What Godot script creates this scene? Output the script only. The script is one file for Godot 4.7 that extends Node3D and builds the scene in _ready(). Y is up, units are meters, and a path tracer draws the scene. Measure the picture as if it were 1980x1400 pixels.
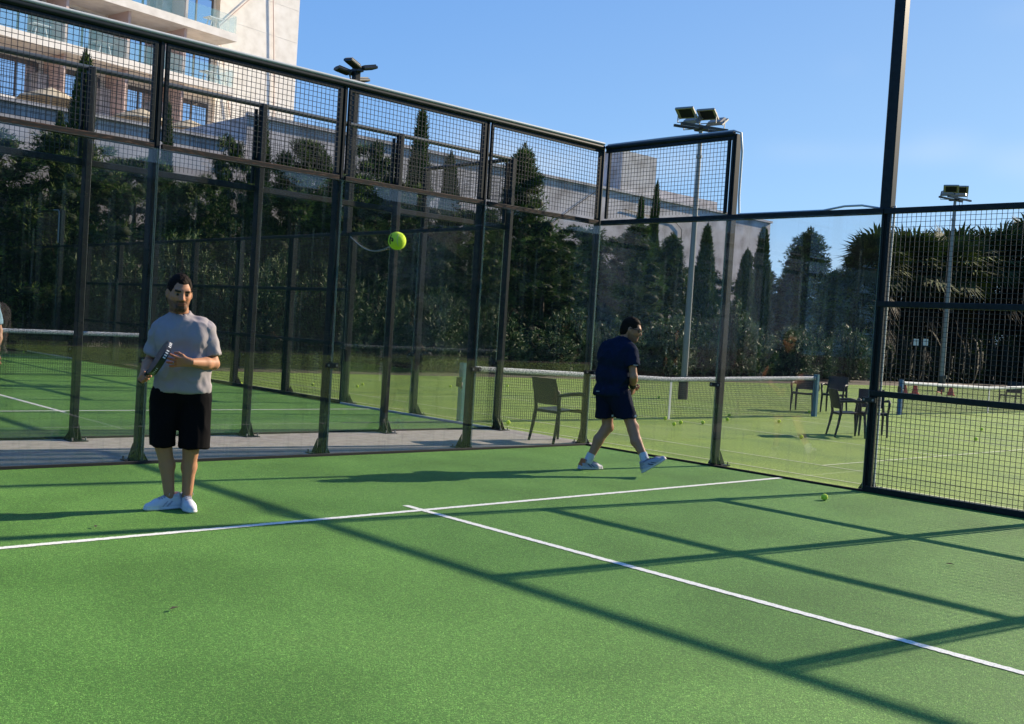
extends Node3D

# ------------------------------------------------------------------ mesh helpers
class MB:
	var v := PackedVector3Array()
	var n := PackedVector3Array()
	var c := PackedColorArray()
	var col := Color.WHITE

	func tri(a: Vector3, b: Vector3, d: Vector3, nrm: Vector3) -> void:
		var g := (d - a).cross(b - a)
		if g.dot(nrm) < 0.0:
			var t := b
			b = d
			d = t
		v.append(a); v.append(b); v.append(d)
		for i in 3:
			n.append(nrm)
			c.append(col)

	func quad(a: Vector3, b: Vector3, d: Vector3, e: Vector3, toward: Vector3) -> void:
		var g := (d - a).cross(b - a).normalized()
		if g.dot(toward) < 0.0:
			g = -g
		tri(a, b, d, g)
		tri(a, d, e, g)

	func box(p: Vector3, s: Vector3, b := Basis.IDENTITY) -> void:
		var h := s * 0.5
		for ax in 3:
			for sg in [-1.0, 1.0]:
				var u := Vector3.ZERO
				u[ax] = sg
				var i := (ax + 1) % 3
				var j := (ax + 2) % 3
				var q := []
				for k in [[-1, -1], [1, -1], [1, 1], [-1, 1]]:
					var w := Vector3.ZERO
					w[ax] = sg * h[ax]
					w[i] = k[0] * h[i]
					w[j] = k[1] * h[j]
					q.append(p + b * w)
				quad(q[0], q[1], q[2], q[3], b * u)

	# a box with small chamfered long edges along its local y
	func bar(p: Vector3, s: Vector3, ch: float, b := Basis.IDENTITY) -> void:
		var hx := s.x * 0.5
		var hz := s.z * 0.5
		var pr := [Vector2(hx - ch, -hz), Vector2(hx, -hz + ch), Vector2(hx, hz - ch), Vector2(hx - ch, hz), Vector2(-hx + ch, hz), Vector2(-hx, hz - ch), Vector2(-hx, -hz + ch), Vector2(-hx + ch, -hz)]
		prism(pr, p, s.y, b)

	# polygon in local xz, extruded along local y, centred at p
	func prism(pr: Array, p: Vector3, h: float, b := Basis.IDENTITY) -> void:
		var m := Vector2.ZERO
		for q in pr:
			m += q
		m /= pr.size()
		for i in pr.size():
			var q0: Vector2 = pr[i]
			var q1: Vector2 = pr[(i + 1) % pr.size()]
			var lo0 := p + b * Vector3(q0.x, -h * 0.5, q0.y)
			var lo1 := p + b * Vector3(q1.x, -h * 0.5, q1.y)
			var hi0 := p + b * Vector3(q0.x, h * 0.5, q0.y)
			var hi1 := p + b * Vector3(q1.x, h * 0.5, q1.y)
			var mid := (q0 + q1) * 0.5 - m
			quad(lo0, lo1, hi1, hi0, b * Vector3(mid.x, 0, mid.y))
			tri(p + b * Vector3(m.x, h * 0.5, m.y), hi0, hi1, b * Vector3.UP)
			tri(p + b * Vector3(m.x, -h * 0.5, m.y), lo0, lo1, b * Vector3.DOWN)

	# thin square wire between two points, four long faces only
	func wire(a: Vector3, b: Vector3, r: float) -> void:
		var d := (b - a).normalized()
		var s := d.cross(Vector3(0.31, 0.52, 0.79)).normalized() * r
		if absf(d.y) > 0.9:
			s = Vector3(r, 0, 0)
		elif absf(d.y) < 0.1:
			s = Vector3(0, r, 0)
		var t := d.cross(s)
		quad(a + s + t, b + s + t, b + s - t, a + s - t, s)
		quad(a - s + t, b - s + t, b - s - t, a - s - t, -s)
		quad(a + s + t, b + s + t, b - s + t, a - s + t, t)
		quad(a + s - t, b + s - t, b - s - t, a - s - t, -t)

	func tube(pts: Array, rad, sides := 8, caps := true) -> void:
		var rings := []
		var side := Vector3.ZERO
		for i in pts.size():
			var d: Vector3
			if i == 0:
				d = pts[1] - pts[0]
			elif i == pts.size() - 1:
				d = pts[i] - pts[i - 1]
			else:
				d = pts[i + 1] - pts[i - 1]
			d = d.normalized()
			if i == 0:
				side = d.cross(Vector3.UP if absf(d.y) < 0.9 else Vector3.RIGHT).normalized()
			else:
				side = (side - d * side.dot(d)).normalized()
			var up := d.cross(side)
			var r: float = rad[i] if rad is Array else rad
			var ring := []
			for k in sides:
				var a := TAU * k / sides
				ring.append([pts[i] + (side * cos(a) + up * sin(a)) * r, side * cos(a) + up * sin(a)])
			rings.append(ring)
		for i in pts.size() - 1:
			for k in sides:
				var k2 := (k + 1) % sides
				var q := [rings[i][k], rings[i][k2], rings[i + 1][k2], rings[i + 1][k]]
				smooth_tri(q[0], q[1], q[2])
				smooth_tri(q[0], q[2], q[3])
		if caps:
			for e in [0, pts.size() - 1]:
				var dd: Vector3 = (pts[0] - pts[1]) if e == 0 else (pts[e] - pts[e - 1])
				for k in sides:
					tri(pts[e], rings[e][k][0], rings[e][(k + 1) % sides][0], dd.normalized())

	func smooth_tri(a: Array, b: Array, d: Array) -> void:
		var p: Vector3 = a[0]
		var q: Vector3 = b[0]
		var r: Vector3 = d[0]
		var g := (r - p).cross(q - p)
		var m: Vector3 = a[1] + b[1] + d[1]
		var o := [a, b, d] if g.dot(m) >= 0.0 else [a, d, b]
		for e in o:
			v.append(e[0])
			n.append(e[1])
			c.append(col)

	# profile of Vector2(radius, height)
	func lathe(pr: Array, sides: int, xf := Transform3D.IDENTITY) -> void:
		for i in pr.size() - 1:
			var p0: Vector2 = pr[i]
			var p1: Vector2 = pr[i + 1]
			var nr := Vector2(p1.y - p0.y, p0.x - p1.x).normalized()
			for k in sides:
				var q := []
				for e in [[p0, k], [p0, k + 1], [p1, k + 1], [p1, k]]:
					var a: float = TAU * e[1] / sides
					q.append([xf * Vector3(e[0].x * cos(a), e[0].y, e[0].x * sin(a)), (xf.basis * Vector3(nr.x * cos(a), nr.y, nr.x * sin(a))).normalized()])
				smooth_tri(q[0], q[1], q[2])
				smooth_tri(q[0], q[2], q[3])

	func ball(p: Vector3, r: Vector3, rows := 10, sides := 16, b := Basis.IDENTITY) -> void:
		for i in rows:
			for k in sides:
				var q := []
				for e in [[i, k], [i, k + 1], [i + 1, k + 1], [i + 1, k]]:
					var th: float = PI * e[0] / rows
					var a: float = TAU * e[1] / sides
					var u := Vector3(sin(th) * cos(a), cos(th), sin(th) * sin(a))
					q.append([p + b * (u * r), (b * (u / r)).normalized()])
				if i > 0:
					smooth_tri(q[0], q[1], q[2])
				if i < rows - 1:
					smooth_tri(q[0], q[2], q[3])

	func mesh() -> ArrayMesh:
		var a := []
		a.resize(Mesh.ARRAY_MAX)
		a[Mesh.ARRAY_VERTEX] = v
		a[Mesh.ARRAY_NORMAL] = n
		a[Mesh.ARRAY_COLOR] = c
		var m := ArrayMesh.new()
		m.add_surface_from_arrays(Mesh.PRIMITIVE_TRIANGLES, a)
		return m


# ------------------------------------------------------------------ distance field bodies
class Field:
	var o: Vector3
	var h: float
	var nx: int
	var ny: int
	var nz: int
	var d: PackedFloat32Array

	func _init(lo: Vector3, hi: Vector3, cell: float) -> void:
		o = lo
		h = cell
		nx = int((hi.x - lo.x) / cell) + 2
		ny = int((hi.y - lo.y) / cell) + 2
		nz = int((hi.z - lo.z) / cell) + 2
		d = PackedFloat32Array()
		d.resize(nx * ny * nz)
		d.fill(1.0)

	func span(lo: Vector3, hi: Vector3) -> Array:
		var a := (lo - o) / h
		var b := (hi - o) / h
		return [clampi(int(a.x), 0, nx), clampi(int(b.x) + 2, 0, nx), clampi(int(a.y), 0, ny), clampi(int(b.y) + 2, 0, ny), clampi(int(a.z), 0, nz), clampi(int(b.z) + 2, 0, nz)]

	# tapered capsule joined by a smooth minimum; mode 1 cuts it away instead. S squashes an axis.
	func cap(a: Vector3, b: Vector3, ra: float, rb: float, k := 0.02, S := Vector3.ONE, cut := false) -> void:
		var m := maxf(ra, rb)
		var e := Vector3(m / S.x, m / S.y, m / S.z) + Vector3.ONE * (k + 2.5 * h)
		var r := span(a.min(b) - e, a.max(b) + e)
		var aS := a * S
		var ab := (b - a) * S
		var inv := 1.0 / maxf(ab.length_squared(), 1e-9)
		var oS := o * S - aS
		var hS := S * h
		for z in range(r[4], r[5]):
			for y in range(r[2], r[3]):
				var i: int = (z * ny + y) * nx + r[0]
				var q := oS + Vector3(r[0], y, z) * hS
				for x in range(r[0], r[1]):
					var t := clampf(q.dot(ab) * inv, 0.0, 1.0)
					var f := (q - ab * t).length() - (ra + (rb - ra) * t)
					var g := d[i]
					if cut:
						f = -f
						var w := maxf(k - absf(f - g), 0.0)
						d[i] = maxf(f, g) + w * w * 0.25 / k
					else:
						var w := maxf(k - absf(f - g), 0.0)
						d[i] = minf(f, g) - w * w * 0.25 / k
					i += 1
					q.x += hS.x

	func ell(p: Vector3, r: Vector3, k := 0.02, cut := false) -> void:
		var m := minf(r.x, minf(r.y, r.z))
		cap(p, p + Vector3(0, 1e-6, 0), m, m, k, Vector3(m / r.x, m / r.y, m / r.z), cut)

	# keep what lies behind the plane
	func half(nrm: Vector3, at: Vector3) -> void:
		var i := 0
		for z in nz:
			for y in ny:
				var q := o + Vector3(0, y, z) * h - at
				for x in nx:
					var f := q.dot(nrm)
					if f > d[i]:
						d[i] = f
					i += 1
					q.x += h

	# surface nets; paint(p) gives a colour; push(p) a displacement along the normal
	func put(mb: MB, xf: Transform3D, paint, push = null) -> void:
		var at := PackedInt32Array()
		at.resize(nx * ny * nz)
		at.fill(-1)
		var V := PackedVector3Array()
		var sy := nx
		var sz := nx * ny
		for z in nz - 1:
			for y in ny - 1:
				var i := (z * ny + y) * nx - 1
				for x in nx - 1:
					i += 1
					var a0 := d[i]
					var a1 := d[i + 1]
					var a2 := d[i + sy]
					var a3 := d[i + sy + 1]
					var a4 := d[i + sz]
					var a5 := d[i + sz + 1]
					var a6 := d[i + sz + sy]
					var a7 := d[i + sz + sy + 1]
					if a0 > 0.0 and a1 > 0.0 and a2 > 0.0 and a3 > 0.0 and a4 > 0.0 and a5 > 0.0 and a6 > 0.0 and a7 > 0.0:
						continue
					if a0 <= 0.0 and a1 <= 0.0 and a2 <= 0.0 and a3 <= 0.0 and a4 <= 0.0 and a5 <= 0.0 and a6 <= 0.0 and a7 <= 0.0:
						continue
					var A := [a0, a1, a2, a3, a4, a5, a6, a7]
					var s := Vector3.ZERO
					var cnt := 0
					for e in EDGES:
						var f: float = A[e[0]]
						var g: float = A[e[1]]
						if (f > 0.0) != (g > 0.0):
							var t := f / (f - g)
							s += CORNER[e[0]].lerp(CORNER[e[1]], t)
							cnt += 1
					at[i] = V.size()
					V.append(o + (Vector3(x, y, z) + s / cnt) * h)
		var T := PackedInt32Array()
		for z in range(1, nz - 1):
			for y in range(1, ny - 1):
				for x in range(1, nx - 1):
					var i := (z * ny + y) * nx + x
					if at[i] < 0:
						continue
					var p := d[i] <= 0.0
					for ax in 3:
						var st: int = [1, sy, sz][ax]
						var q := d[i + st] <= 0.0
						if p == q:
							continue
						var s1: int = [sy, sz, 1][ax]
						var s2: int = [sz, 1, sy][ax]
						var w := [at[i], at[i - s1], at[i - s1 - s2], at[i - s2]]
						if w.min() < 0:
							continue
						if p:
							T.append_array([w[0], w[2], w[1], w[0], w[3], w[2]])
						else:
							T.append_array([w[0], w[1], w[2], w[0], w[2], w[3]])
		var N := normals(V, T)
		if push != null:
			for i in V.size():
				V[i] += N[i] * push.call(V[i])
			N = normals(V, T)
		var flip := xf.basis.determinant() < 0.0
		var C := PackedColorArray()
		for p in V:
			C.append(paint.call(p))
		for i in V.size():
			V[i] = xf * V[i]
			N[i] = (xf.basis * N[i]).normalized()
		for i in range(0, T.size(), 3):
			for k in ([0, 2, 1] if flip else [0, 1, 2]):
				var j := T[i + k]
				mb.v.append(V[j])
				mb.n.append(N[j])
				mb.c.append(C[j])

	func normals(V: PackedVector3Array, T: PackedInt32Array) -> PackedVector3Array:
		var N := PackedVector3Array()
		N.resize(V.size())
		for i in range(0, T.size(), 3):
			var a := V[T[i]]
			var g := (V[T[i + 2]] - a).cross(V[T[i + 1]] - a)
			N[T[i]] += g
			N[T[i + 1]] += g
			N[T[i + 2]] += g
		for i in N.size():
			N[i] = N[i].normalized()
		return N


const CORNER := [Vector3(0, 0, 0), Vector3(1, 0, 0), Vector3(0, 1, 0), Vector3(1, 1, 0), Vector3(0, 0, 1), Vector3(1, 0, 1), Vector3(0, 1, 1), Vector3(1, 1, 1)]
const EDGES := [[0, 1], [2, 3], [4, 5], [6, 7], [0, 2], [1, 3], [4, 6], [5, 7], [0, 4], [1, 5], [2, 6], [3, 7]]

var rng := RandomNumberGenerator.new()
var M := {}

# ------------------------------------------------------------------ scene helpers
# lime streaks that run down a pane: mostly clear, pale where water dried
func streak_picture() -> ImageTexture:
	var g := RandomNumberGenerator.new()
	g.seed = 12
	var w := 256
	var h := 256
	var al := PackedFloat32Array()
	al.resize(w * h)
	al.fill(0.014)
	for k in 70:
		var x := g.randi_range(0, w - 1)
		var top := g.randi_range(0, h - 1)
		var ln := g.randi_range(60, 250)
		var wd := g.randi_range(1, 4)
		var st := g.randf_range(0.02, 0.12)
		for j in ln:
			for i in wd:
				var q := posmod(top + j, h) * w + posmod(x + i, w)
				al[q] = maxf(al[q], st * (1.0 - float(j) / ln))
	var im := Image.create_empty(w, h, false, Image.FORMAT_RGBA8)
	for y in h:
		for x in w:
			im.set_pixel(x, y, Color(0.72, 0.78, 0.74, al[y * w + x]))
	return ImageTexture.create_from_image(im)

func lin(r: float, g: float, b: float) -> Color:
	return Color(r, g, b).linear_to_srgb()

func mat(called: String, albedo: Color, rough := 0.8, metal := 0.0) -> StandardMaterial3D:
	var m := StandardMaterial3D.new()
	m.resource_name = called
	m.albedo_color = albedo
	m.roughness = rough
	m.metallic = metal
	M[called] = m
	return m

func part(called: String, mb, m: Material, parent: Node = self, kind := "") -> MeshInstance3D:
	var o := MeshInstance3D.new()
	o.name = called
	o.mesh = mb.mesh() if mb is MB else mb
	o.material_override = m
	if kind != "":
		o.set_meta("kind", kind)
	parent.add_child(o, true)
	return o

func tag(o: Node, label: String, category: String, group := "") -> Node:
	o.set_meta("label", label)
	o.set_meta("category", category)
	if group != "":
		o.set_meta("group", group)
	return o

func thing(called: String, label: String, category: String, at := Vector3.ZERO, turn := 0.0, group := "") -> Node3D:
	var o := Node3D.new()
	o.name = called
	add_child(o, true)
	o.position = at
	o.rotation.y = turn
	tag(o, label, category, group)
	return o

func copy(src: Node3D, label: String, at: Vector3, turn := 0.0, size := Vector3.ONE) -> Node3D:
	var r: Node3D = src.duplicate()
	add_child(r, true)
	r.position = at
	r.rotation = Vector3(0, turn, 0)
	r.scale = size
	r.set_meta("label", label)
	return r

func setting(called: String, mb: MB, m: Material, parent: Node = self) -> MeshInstance3D:
	return part(called, mb, m, parent, "structure")

func noise_tex(freq: float, ramp: Array, size := 512, octaves := 4, seed_ := 1, normal := false) -> NoiseTexture2D:
	var f := FastNoiseLite.new()
	f.seed = seed_
	f.frequency = freq
	f.fractal_octaves = octaves
	var t := NoiseTexture2D.new()
	t.width = size
	t.height = size
	t.seamless = true
	t.noise = f
	if normal:
		t.as_normal_map = true
		t.bump_strength = 4.0
	if ramp.size() > 0:
		var g := Gradient.new()
		g.offsets = PackedFloat32Array(ramp.map(func(e): return e[0]))
		g.colors = PackedColorArray(ramp.map(func(e): return e[1]))
		t.color_ramp = g
	return t

func world_tiled(m: StandardMaterial3D, metres: float) -> void:
	m.uv1_triplanar = true
	m.uv1_world_triplanar = true
	m.uv1_scale = Vector3.ONE / metres

# turf seen from above: thousands of short bent blades of many greens, with their height beside
func turf_images(a: Color, b: Color, seed_: int) -> Array:
	var s := 1024
	var g := RandomNumberGenerator.new()
	g.seed = seed_
	var px := PackedByteArray()
	px.resize(s * s * 3)
	var hp := PackedByteArray()
	hp.resize(s * s)
	var base := a.lerp(b, 0.3) * 0.68
	var b0 := int(base.r * 255)
	var b1 := int(base.g * 255)
	var b2 := int(base.b * 255)
	for i in s * s:
		px[i * 3] = b0
		px[i * 3 + 1] = b1
		px[i * 3 + 2] = b2
		hp[i] = 60
	for k in 56000:
		var x := g.randf() * s
		var y := g.randf() * s
		var an := g.randf() * TAU
		var ln := g.randi_range(4, 11)
		var bend := g.randf_range(-0.12, 0.12)
		var c := a.lerp(b, g.randf()) * (g.randf_range(0.68, 1.14) if g.randf() < 0.88 else g.randf_range(1.1, 1.3))
		if g.randf() < 0.05:
			c = c.lerp(Color(0.72, 0.80, 0.50), 0.5)
		var r0 := clampi(int(c.r * 255), 0, 255)
		var r1 := clampi(int(c.g * 255), 0, 255)
		var r2 := clampi(int(c.b * 255), 0, 255)
		var hh := g.randi_range(90, 255)
		for j in ln:
			var i := (posmod(int(y), s) * s + posmod(int(x), s))
			px[i * 3] = r0
			px[i * 3 + 1] = r1
			px[i * 3 + 2] = r2
			hp[i] = int(hh * (0.5 + 0.5 * j / ln))
			an += bend
			x += cos(an)
			y += sin(an)
	return [ImageTexture.create_from_image(Image.create_from_data(s, s, false, Image.FORMAT_RGB8, px)), ImageTexture.create_from_image(Image.create_from_data(s, s, false, Image.FORMAT_L8, hp))]

func turf_mat(called: String, a: Color, b: Color, metres: float, seed_: int, patch: Array) -> StandardMaterial3D:
	var m := mat(called, Color.WHITE, 0.72)
	var im := turf_images(a, b, seed_)
	m.albedo_texture = im[0]
	m.heightmap_enabled = true
	m.heightmap_texture = im[1]
	m.heightmap_scale = 0.8
	m.metallic_specular = 0.35
	world_tiled(m, metres)
	m.detail_enabled = true
	m.detail_blend_mode = BaseMaterial3D.BLEND_MODE_MUL
	m.detail_albedo = noise_tex(0.012, patch, 512, 5, seed_ + 3)
	m.detail_uv_layer = BaseMaterial3D.DETAIL_UV_2
	m.uv2_triplanar = true
	m.uv2_world_triplanar = true
	m.uv2_scale = Vector3.ONE / 9.3
	return m

func materials() -> void:
	var patch := [[0.0, Color(0.84, 0.86, 0.80)], [0.45, Color(0.94, 0.95, 0.91)], [0.7, Color(1, 1, 0.98)], [1.0, Color(1, 0.98, 0.98)]]
	turf_mat("turf_green", Color(0.335, 0.570, 0.228), Color(0.600, 0.805, 0.400), 1.25, 5, patch)
	turf_mat("turf_tennis", Color(0.515, 0.645, 0.245), Color(0.725, 0.815, 0.385), 1.6, 9, [[0.0, Color(0.78, 0.84, 0.8)], [0.5, Color(0.94, 0.96, 0.9)], [1.0, Color(1, 1, 0.96)]])
	var m := mat("line_white", lin(0.80, 0.79, 0.72), 0.85)
	m.albedo_texture = noise_tex(0.09, [[0.0, Color(0.74, 0.78, 0.72)], [0.5, Color(0.96, 0.96, 0.95)], [1.0, Color(1, 1, 1)]], 512, 3, 4)
	world_tiled(m, 0.8)
	m = mat("line_worn", lin(0.52, 0.55, 0.36), 0.85)
	m.albedo_texture = noise_tex(0.08, [[0.0, Color(0.62, 0.72, 0.5)], [0.6, Color(0.96, 0.96, 0.95)], [1.0, Color(1, 1, 1)]], 512, 3, 6)
	world_tiled(m, 0.9)
	m = mat("concrete", lin(0.30, 0.282, 0.262), 0.9)
	m.albedo_texture = noise_tex(0.02, [[0.0, Color(0.80, 0.79, 0.78)], [0.5, Color(0.91, 0.91, 0.90)], [1.0, Color(1, 1, 1)]], 512, 6, 8)
	world_tiled(m, 2.3)
	m.heightmap_enabled = true
	m.heightmap_texture = noise_tex(0.2, [], 512, 3, 2)
	m.heightmap_scale = 0.3
	m = mat("soil", lin(0.078, 0.04836, 0.03276), 0.95)
	m.albedo_texture = noise_tex(0.03, [[0.0, Color(0.6, 0.6, 0.6)], [1.0, Color(1, 1, 1)]], 512, 6, 18)
	world_tiled(m, 3.0)
	m = mat("steel_green", lin(0.010, 0.0165, 0.018), 0.45)
	m.metallic_specular = 0.35
	m.albedo_texture = noise_tex(0.03, [[0.0, Color(0.7, 0.7, 0.7)], [0.6, Color(0.95, 0.95, 0.95)], [1.0, Color(1, 1, 1)]], 256, 4, 21)
	world_tiled(m, 0.7)
	mat("steel_pale", lin(0.07, 0.08, 0.08), 0.4, 0.2)
	mat("wire", lin(0.014, 0.018, 0.02), 0.5)
	m = mat("rust", Color.WHITE, 0.9)
	m.albedo_texture = noise_tex(0.035, [[0.0, Color(0.08, 0.09, 0.09)], [0.5, Color(0.11, 0.105, 0.10)], [0.58, Color(0.19, 0.13, 0.10)], [0.74, Color(0.27, 0.17, 0.12)], [1.0, Color(0.42, 0.39, 0.36)]], 512, 5, 31)
	world_tiled(m, 0.9)
	m.uv1_scale = Vector3(0.45, 2.6, 2.6)
	m = mat("glass", Color(0.07, 0.145, 0.13, 0.065), 0.0)
	m.transparency = BaseMaterial3D.TRANSPARENCY_ALPHA
	m = mat("glass_edge", Color(0.50, 0.60, 0.56, 0.4), 0.1)
	m.transparency = BaseMaterial3D.TRANSPARENCY_ALPHA
	m = mat("balcony_glass", Color(0.62, 0.86, 0.82, 0.10), 0.02)
	m.transparency = BaseMaterial3D.TRANSPARENCY_ALPHA
	m = mat("grime", Color.WHITE, 0.9)
	m.albedo_texture = streak_picture()
	m.transparency = BaseMaterial3D.TRANSPARENCY_ALPHA
	m.metallic_specular = 0.0
	world_tiled(m, 1.9)
	mat("conduit_grey", lin(0.24, 0.26, 0.26), 0.6)
	mat("rubber", lin(0.012, 0.013, 0.014), 0.8)
	mat("black_metal", lin(0.012, 0.013, 0.014), 0.4)
	mat("bolt", lin(0.273, 0.2808, 0.2886), 0.35, 0.8)
	mat("white_plastic", lin(0.5148, 0.5304, 0.546), 0.5)
	mat("cable_grey", lin(0.50, 0.52, 0.51), 0.55)
	# buildings
	m = mat("render_cream", lin(0.84, 0.80, 0.73), 0.9)
	m.albedo_texture = noise_tex(0.012, [[0.0, Color(0.90, 0.89, 0.875)], [0.5, Color(0.965, 0.96, 0.95)], [1.0, Color(1, 1, 1)]], 512, 6, 41)
	world_tiled(m, 6.0)
	m = mat("render_grey", lin(0.64, 0.605, 0.60), 0.92)
	m.albedo_texture = noise_tex(0.010, [[0.0, Color(0.70, 0.69, 0.68)], [0.5, Color(0.90, 0.90, 0.895)], [1.0, Color(1, 1, 1)]], 512, 6, 43)
	world_tiled(m, 7.0)
	mat("terracotta", lin(0.60, 0.45, 0.385), 0.85)
	mat("window_frame", lin(0.10, 0.085, 0.075), 0.5)
	m = mat("window_glass", lin(0.62, 0.70, 0.80), 0.03, 1.0)
	mat("parasol_cream", lin(0.4836, 0.4056, 0.2808), 0.9)
	# plants
	for e in [["leaf_cypress", lin(1.0, 1.0, 0.92), 0.75, 0.25], ["leaf_oleander", lin(0.9, 0.9, 0.9), 0.5, 0.26], ["leaf_palm", lin(0.9, 0.9, 0.9), 0.75, 0.2]]:
		m = mat(e[0], e[1], e[2])
		m.vertex_color_use_as_albedo = true
		m.metallic_specular = e[3]
		m.backlight_enabled = true
		m.backlight = Color(0.34, 0.42, 0.18)
	m = mat("bark", lin(0.12, 0.085, 0.06), 0.95)
	m.albedo_texture = noise_tex(0.04, [[0.0, Color(0.45, 0.45, 0.45)], [1.0, Color(1, 1, 1)]], 256, 4, 51)
	world_tiled(m, 0.8)
	# people and small things
	m = mat("skin", Color.WHITE, 0.55)
	m.vertex_color_use_as_albedo = true
	m.subsurf_scatter_enabled = true
	m.subsurf_scatter_strength = 0.05
	m.metallic_specular = 0.28
	m = mat("painted", Color.WHITE, 0.6)
	m.vertex_color_use_as_albedo = true
	m = mat("hair_dark", lin(0.014, 0.010, 0.008), 0.7)
	m.metallic_specular = 0.15
	for e in [["shirt_lilac", lin(0.275, 0.25, 0.262)], ["shorts_black", lin(0.006, 0.0055, 0.0065)], ["shirt_navy", lin(0.0085, 0.0145, 0.034)], ["shorts_navy", lin(0.008, 0.011, 0.024)], ["shirt_blue", lin(0.195, 0.3276, 0.429)], ["sock_white", lin(0.4836, 0.5148, 0.5616)]]:
		m = mat(e[0], e[1], 0.9)
		m.metallic_specular = 0.15
		m.rim_enabled = true
		m.rim = 0.08
		m.rim_tint = 0.6
		m.heightmap_enabled = true
		m.heightmap_texture = noise_tex(0.35, [], 256, 2, 61)
		m.heightmap_scale = 0.06
		world_tiled(m, 0.25)
	mat("carbon_black", lin(0.012, 0.012, 0.014), 0.3)
	mat("racket_face", lin(0.10, 0.06, 0.05), 0.45)
	mat("print_white", lin(0.546, 0.5616, 0.5772), 0.5)
	mat("lens_dark", lin(0.006, 0.007, 0.012), 0.08)
	m = mat("ball_felt", lin(0.56, 0.74, 0.045), 0.95)
	m.rim_enabled = true
	m.rim = 0.5
	m.rim_tint = 0.8
	m.heightmap_enabled = true
	m.heightmap_texture = noise_tex(0.3, [], 256, 3, 71)
	m.heightmap_scale = 0.12
	m.uv1_triplanar = true
	m.uv1_scale = Vector3.ONE * 20.0
	mat("ball_seam", lin(0.42, 0.50, 0.22), 0.9)
	mat("ink_black", lin(0.01, 0.012, 0.01), 0.8)
	m = mat("chair_plastic", lin(0.018, 0.025, 0.028), 0.5)
	m.metallic_specular = 0.25
	mat("chair_pale", lin(0.234, 0.2574, 0.273), 0.38)
	mat("post_blue", lin(0.0234, 0.1014, 0.2184), 0.45)
	mat("post_teal", lin(0.0312, 0.156, 0.2184), 0.45)
	m = mat("net_tape", lin(0.6396, 0.6552, 0.6708), 0.85)
	m.albedo_texture = noise_tex(0.12, [[0.0, Color(0.35, 0.37, 0.4)], [0.42, Color(0.5, 0.52, 0.55)], [0.52, Color(0.97, 0.97, 0.97)], [1.0, Color(1, 1, 1)]], 256, 2, 81)
	world_tiled(m, 0.9)
	mat("net_tape_white", lin(0.6396, 0.6396, 0.624), 0.85)
	mat("net_black", lin(0.02, 0.022, 0.022), 0.8)
	mat("cone_red", lin(0.55, 0.035, 0.02), 0.5)
	mat("lamp_grey", lin(0.24, 0.225, 0.20), 0.5, 0.1)
	mat("lamp_dark", lin(0.025, 0.028, 0.03), 0.4)
	m = mat("lamp_lens", lin(0.024, 0.026, 0.034), 0.4)
	m.metallic_specular = 0.05
	m = mat("galvanised", lin(0.234, 0.234, 0.2262), 0.45, 0.35)

func _ready() -> void:
	rng.seed = 20240
	# ---- camera, sky, sun, exposure
	var cam := Camera3D.new()
	cam.name = "camera"
	add_child(cam)
	cam.transform = Transform3D(Basis(Vector3(0.7294341, 0.06307354, 0.68113701), Vector3(-0.02557794, 0.99755853, -0.0649827), Vector3(-0.68357272, 0.02997852, 0.7292665)).orthonormalized(), Vector3(-10.14, 1.443, 9.302))
	cam.fov = 38.05
	cam.near = 0.05
	cam.far = 600.0
	cam.current = true
	var toward_sun := Vector3(6.06, 2.91, 0.91).normalized()
	var env := Environment.new()
	env.tonemap_mode = Environment.TONE_MAPPER_LINEAR
	env.tonemap_exposure = 1.95
	env.background_mode = Environment.BG_SKY
	env.sky = Sky.new()
	var pan := PanoramaSkyMaterial.new()
	pan.panorama = sky_picture(toward_sun)
	env.sky.sky_material = pan
	env.sdfgi_enabled = true
	env.ssao_enabled = true
	env.ssil_enabled = true
	var we := WorldEnvironment.new()
	we.name = "sky"
	we.environment = env
	add_child(we)
	var sun := DirectionalLight3D.new()
	sun.name = "sun"
	sun.light_energy = 1.6
	sun.light_color = Color(1.0, 0.935, 0.83)
	sun.light_angular_distance = 0.5
	sun.shadow_enabled = true
	sun.basis = Basis.looking_at(-toward_sun)
	add_child(sun)

	materials()
	ground()
	low_building()
	hotel()
	own_enclosure()
	far_enclosure()
	plants()
	nets()
	light_poles()
	chairs()
	players()
	small_things()

func sky_picture(toward_sun: Vector3) -> ImageTexture:
	var w := 512
	var wisp := FastNoiseLite.new()
	wisp.seed = 6
	wisp.frequency = 0.9
	wisp.fractal_octaves = 4
	var im := Image.create_empty(w, 256, false, Image.FORMAT_RGBAF)
	for y in 256:
		var el := PI * 0.5 - PI * (y + 0.5) / 256.0
		for x in w:
			var a := TAU * (x + 0.5) / w
			var d := Vector3(sin(a) * cos(el), sin(el), -cos(a) * cos(el))
			var up := maxf(d.y, 0.0)
			var t := pow(1.0 - up, 4.0)
			var c := Vector3(0.036, 0.160, 0.485).lerp(Vector3(0.178, 0.398, 0.69), t)
			var cs := clampf(d.dot(toward_sun), -1.0, 1.0)
			var g := exp(-acos(cs) * 1.55)
			c += Vector3(0.64, 0.68, 0.42) * g * (0.28 + 0.72 * t)
			# faint streaks of high cloud low in the sky
			var w1 := wisp.get_noise_3d(d.x * 2.0, d.y * 11.0, d.z * 2.0)
			c = c.lerp(Vector3(0.62, 0.66, 0.68), 0.95 * clampf(w1 - 0.08, 0.0, 1.0) * smoothstep(0.02, 0.10, d.y) * (1.0 - smoothstep(0.22, 0.40, d.y)))
			c *= 1.0 if d.y >= 0.0 else 0.5
			c *= 0.77
			im.set_pixel(x, y, Color(c.x, c.y, c.z))
	return ImageTexture.create_from_image(im)

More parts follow.
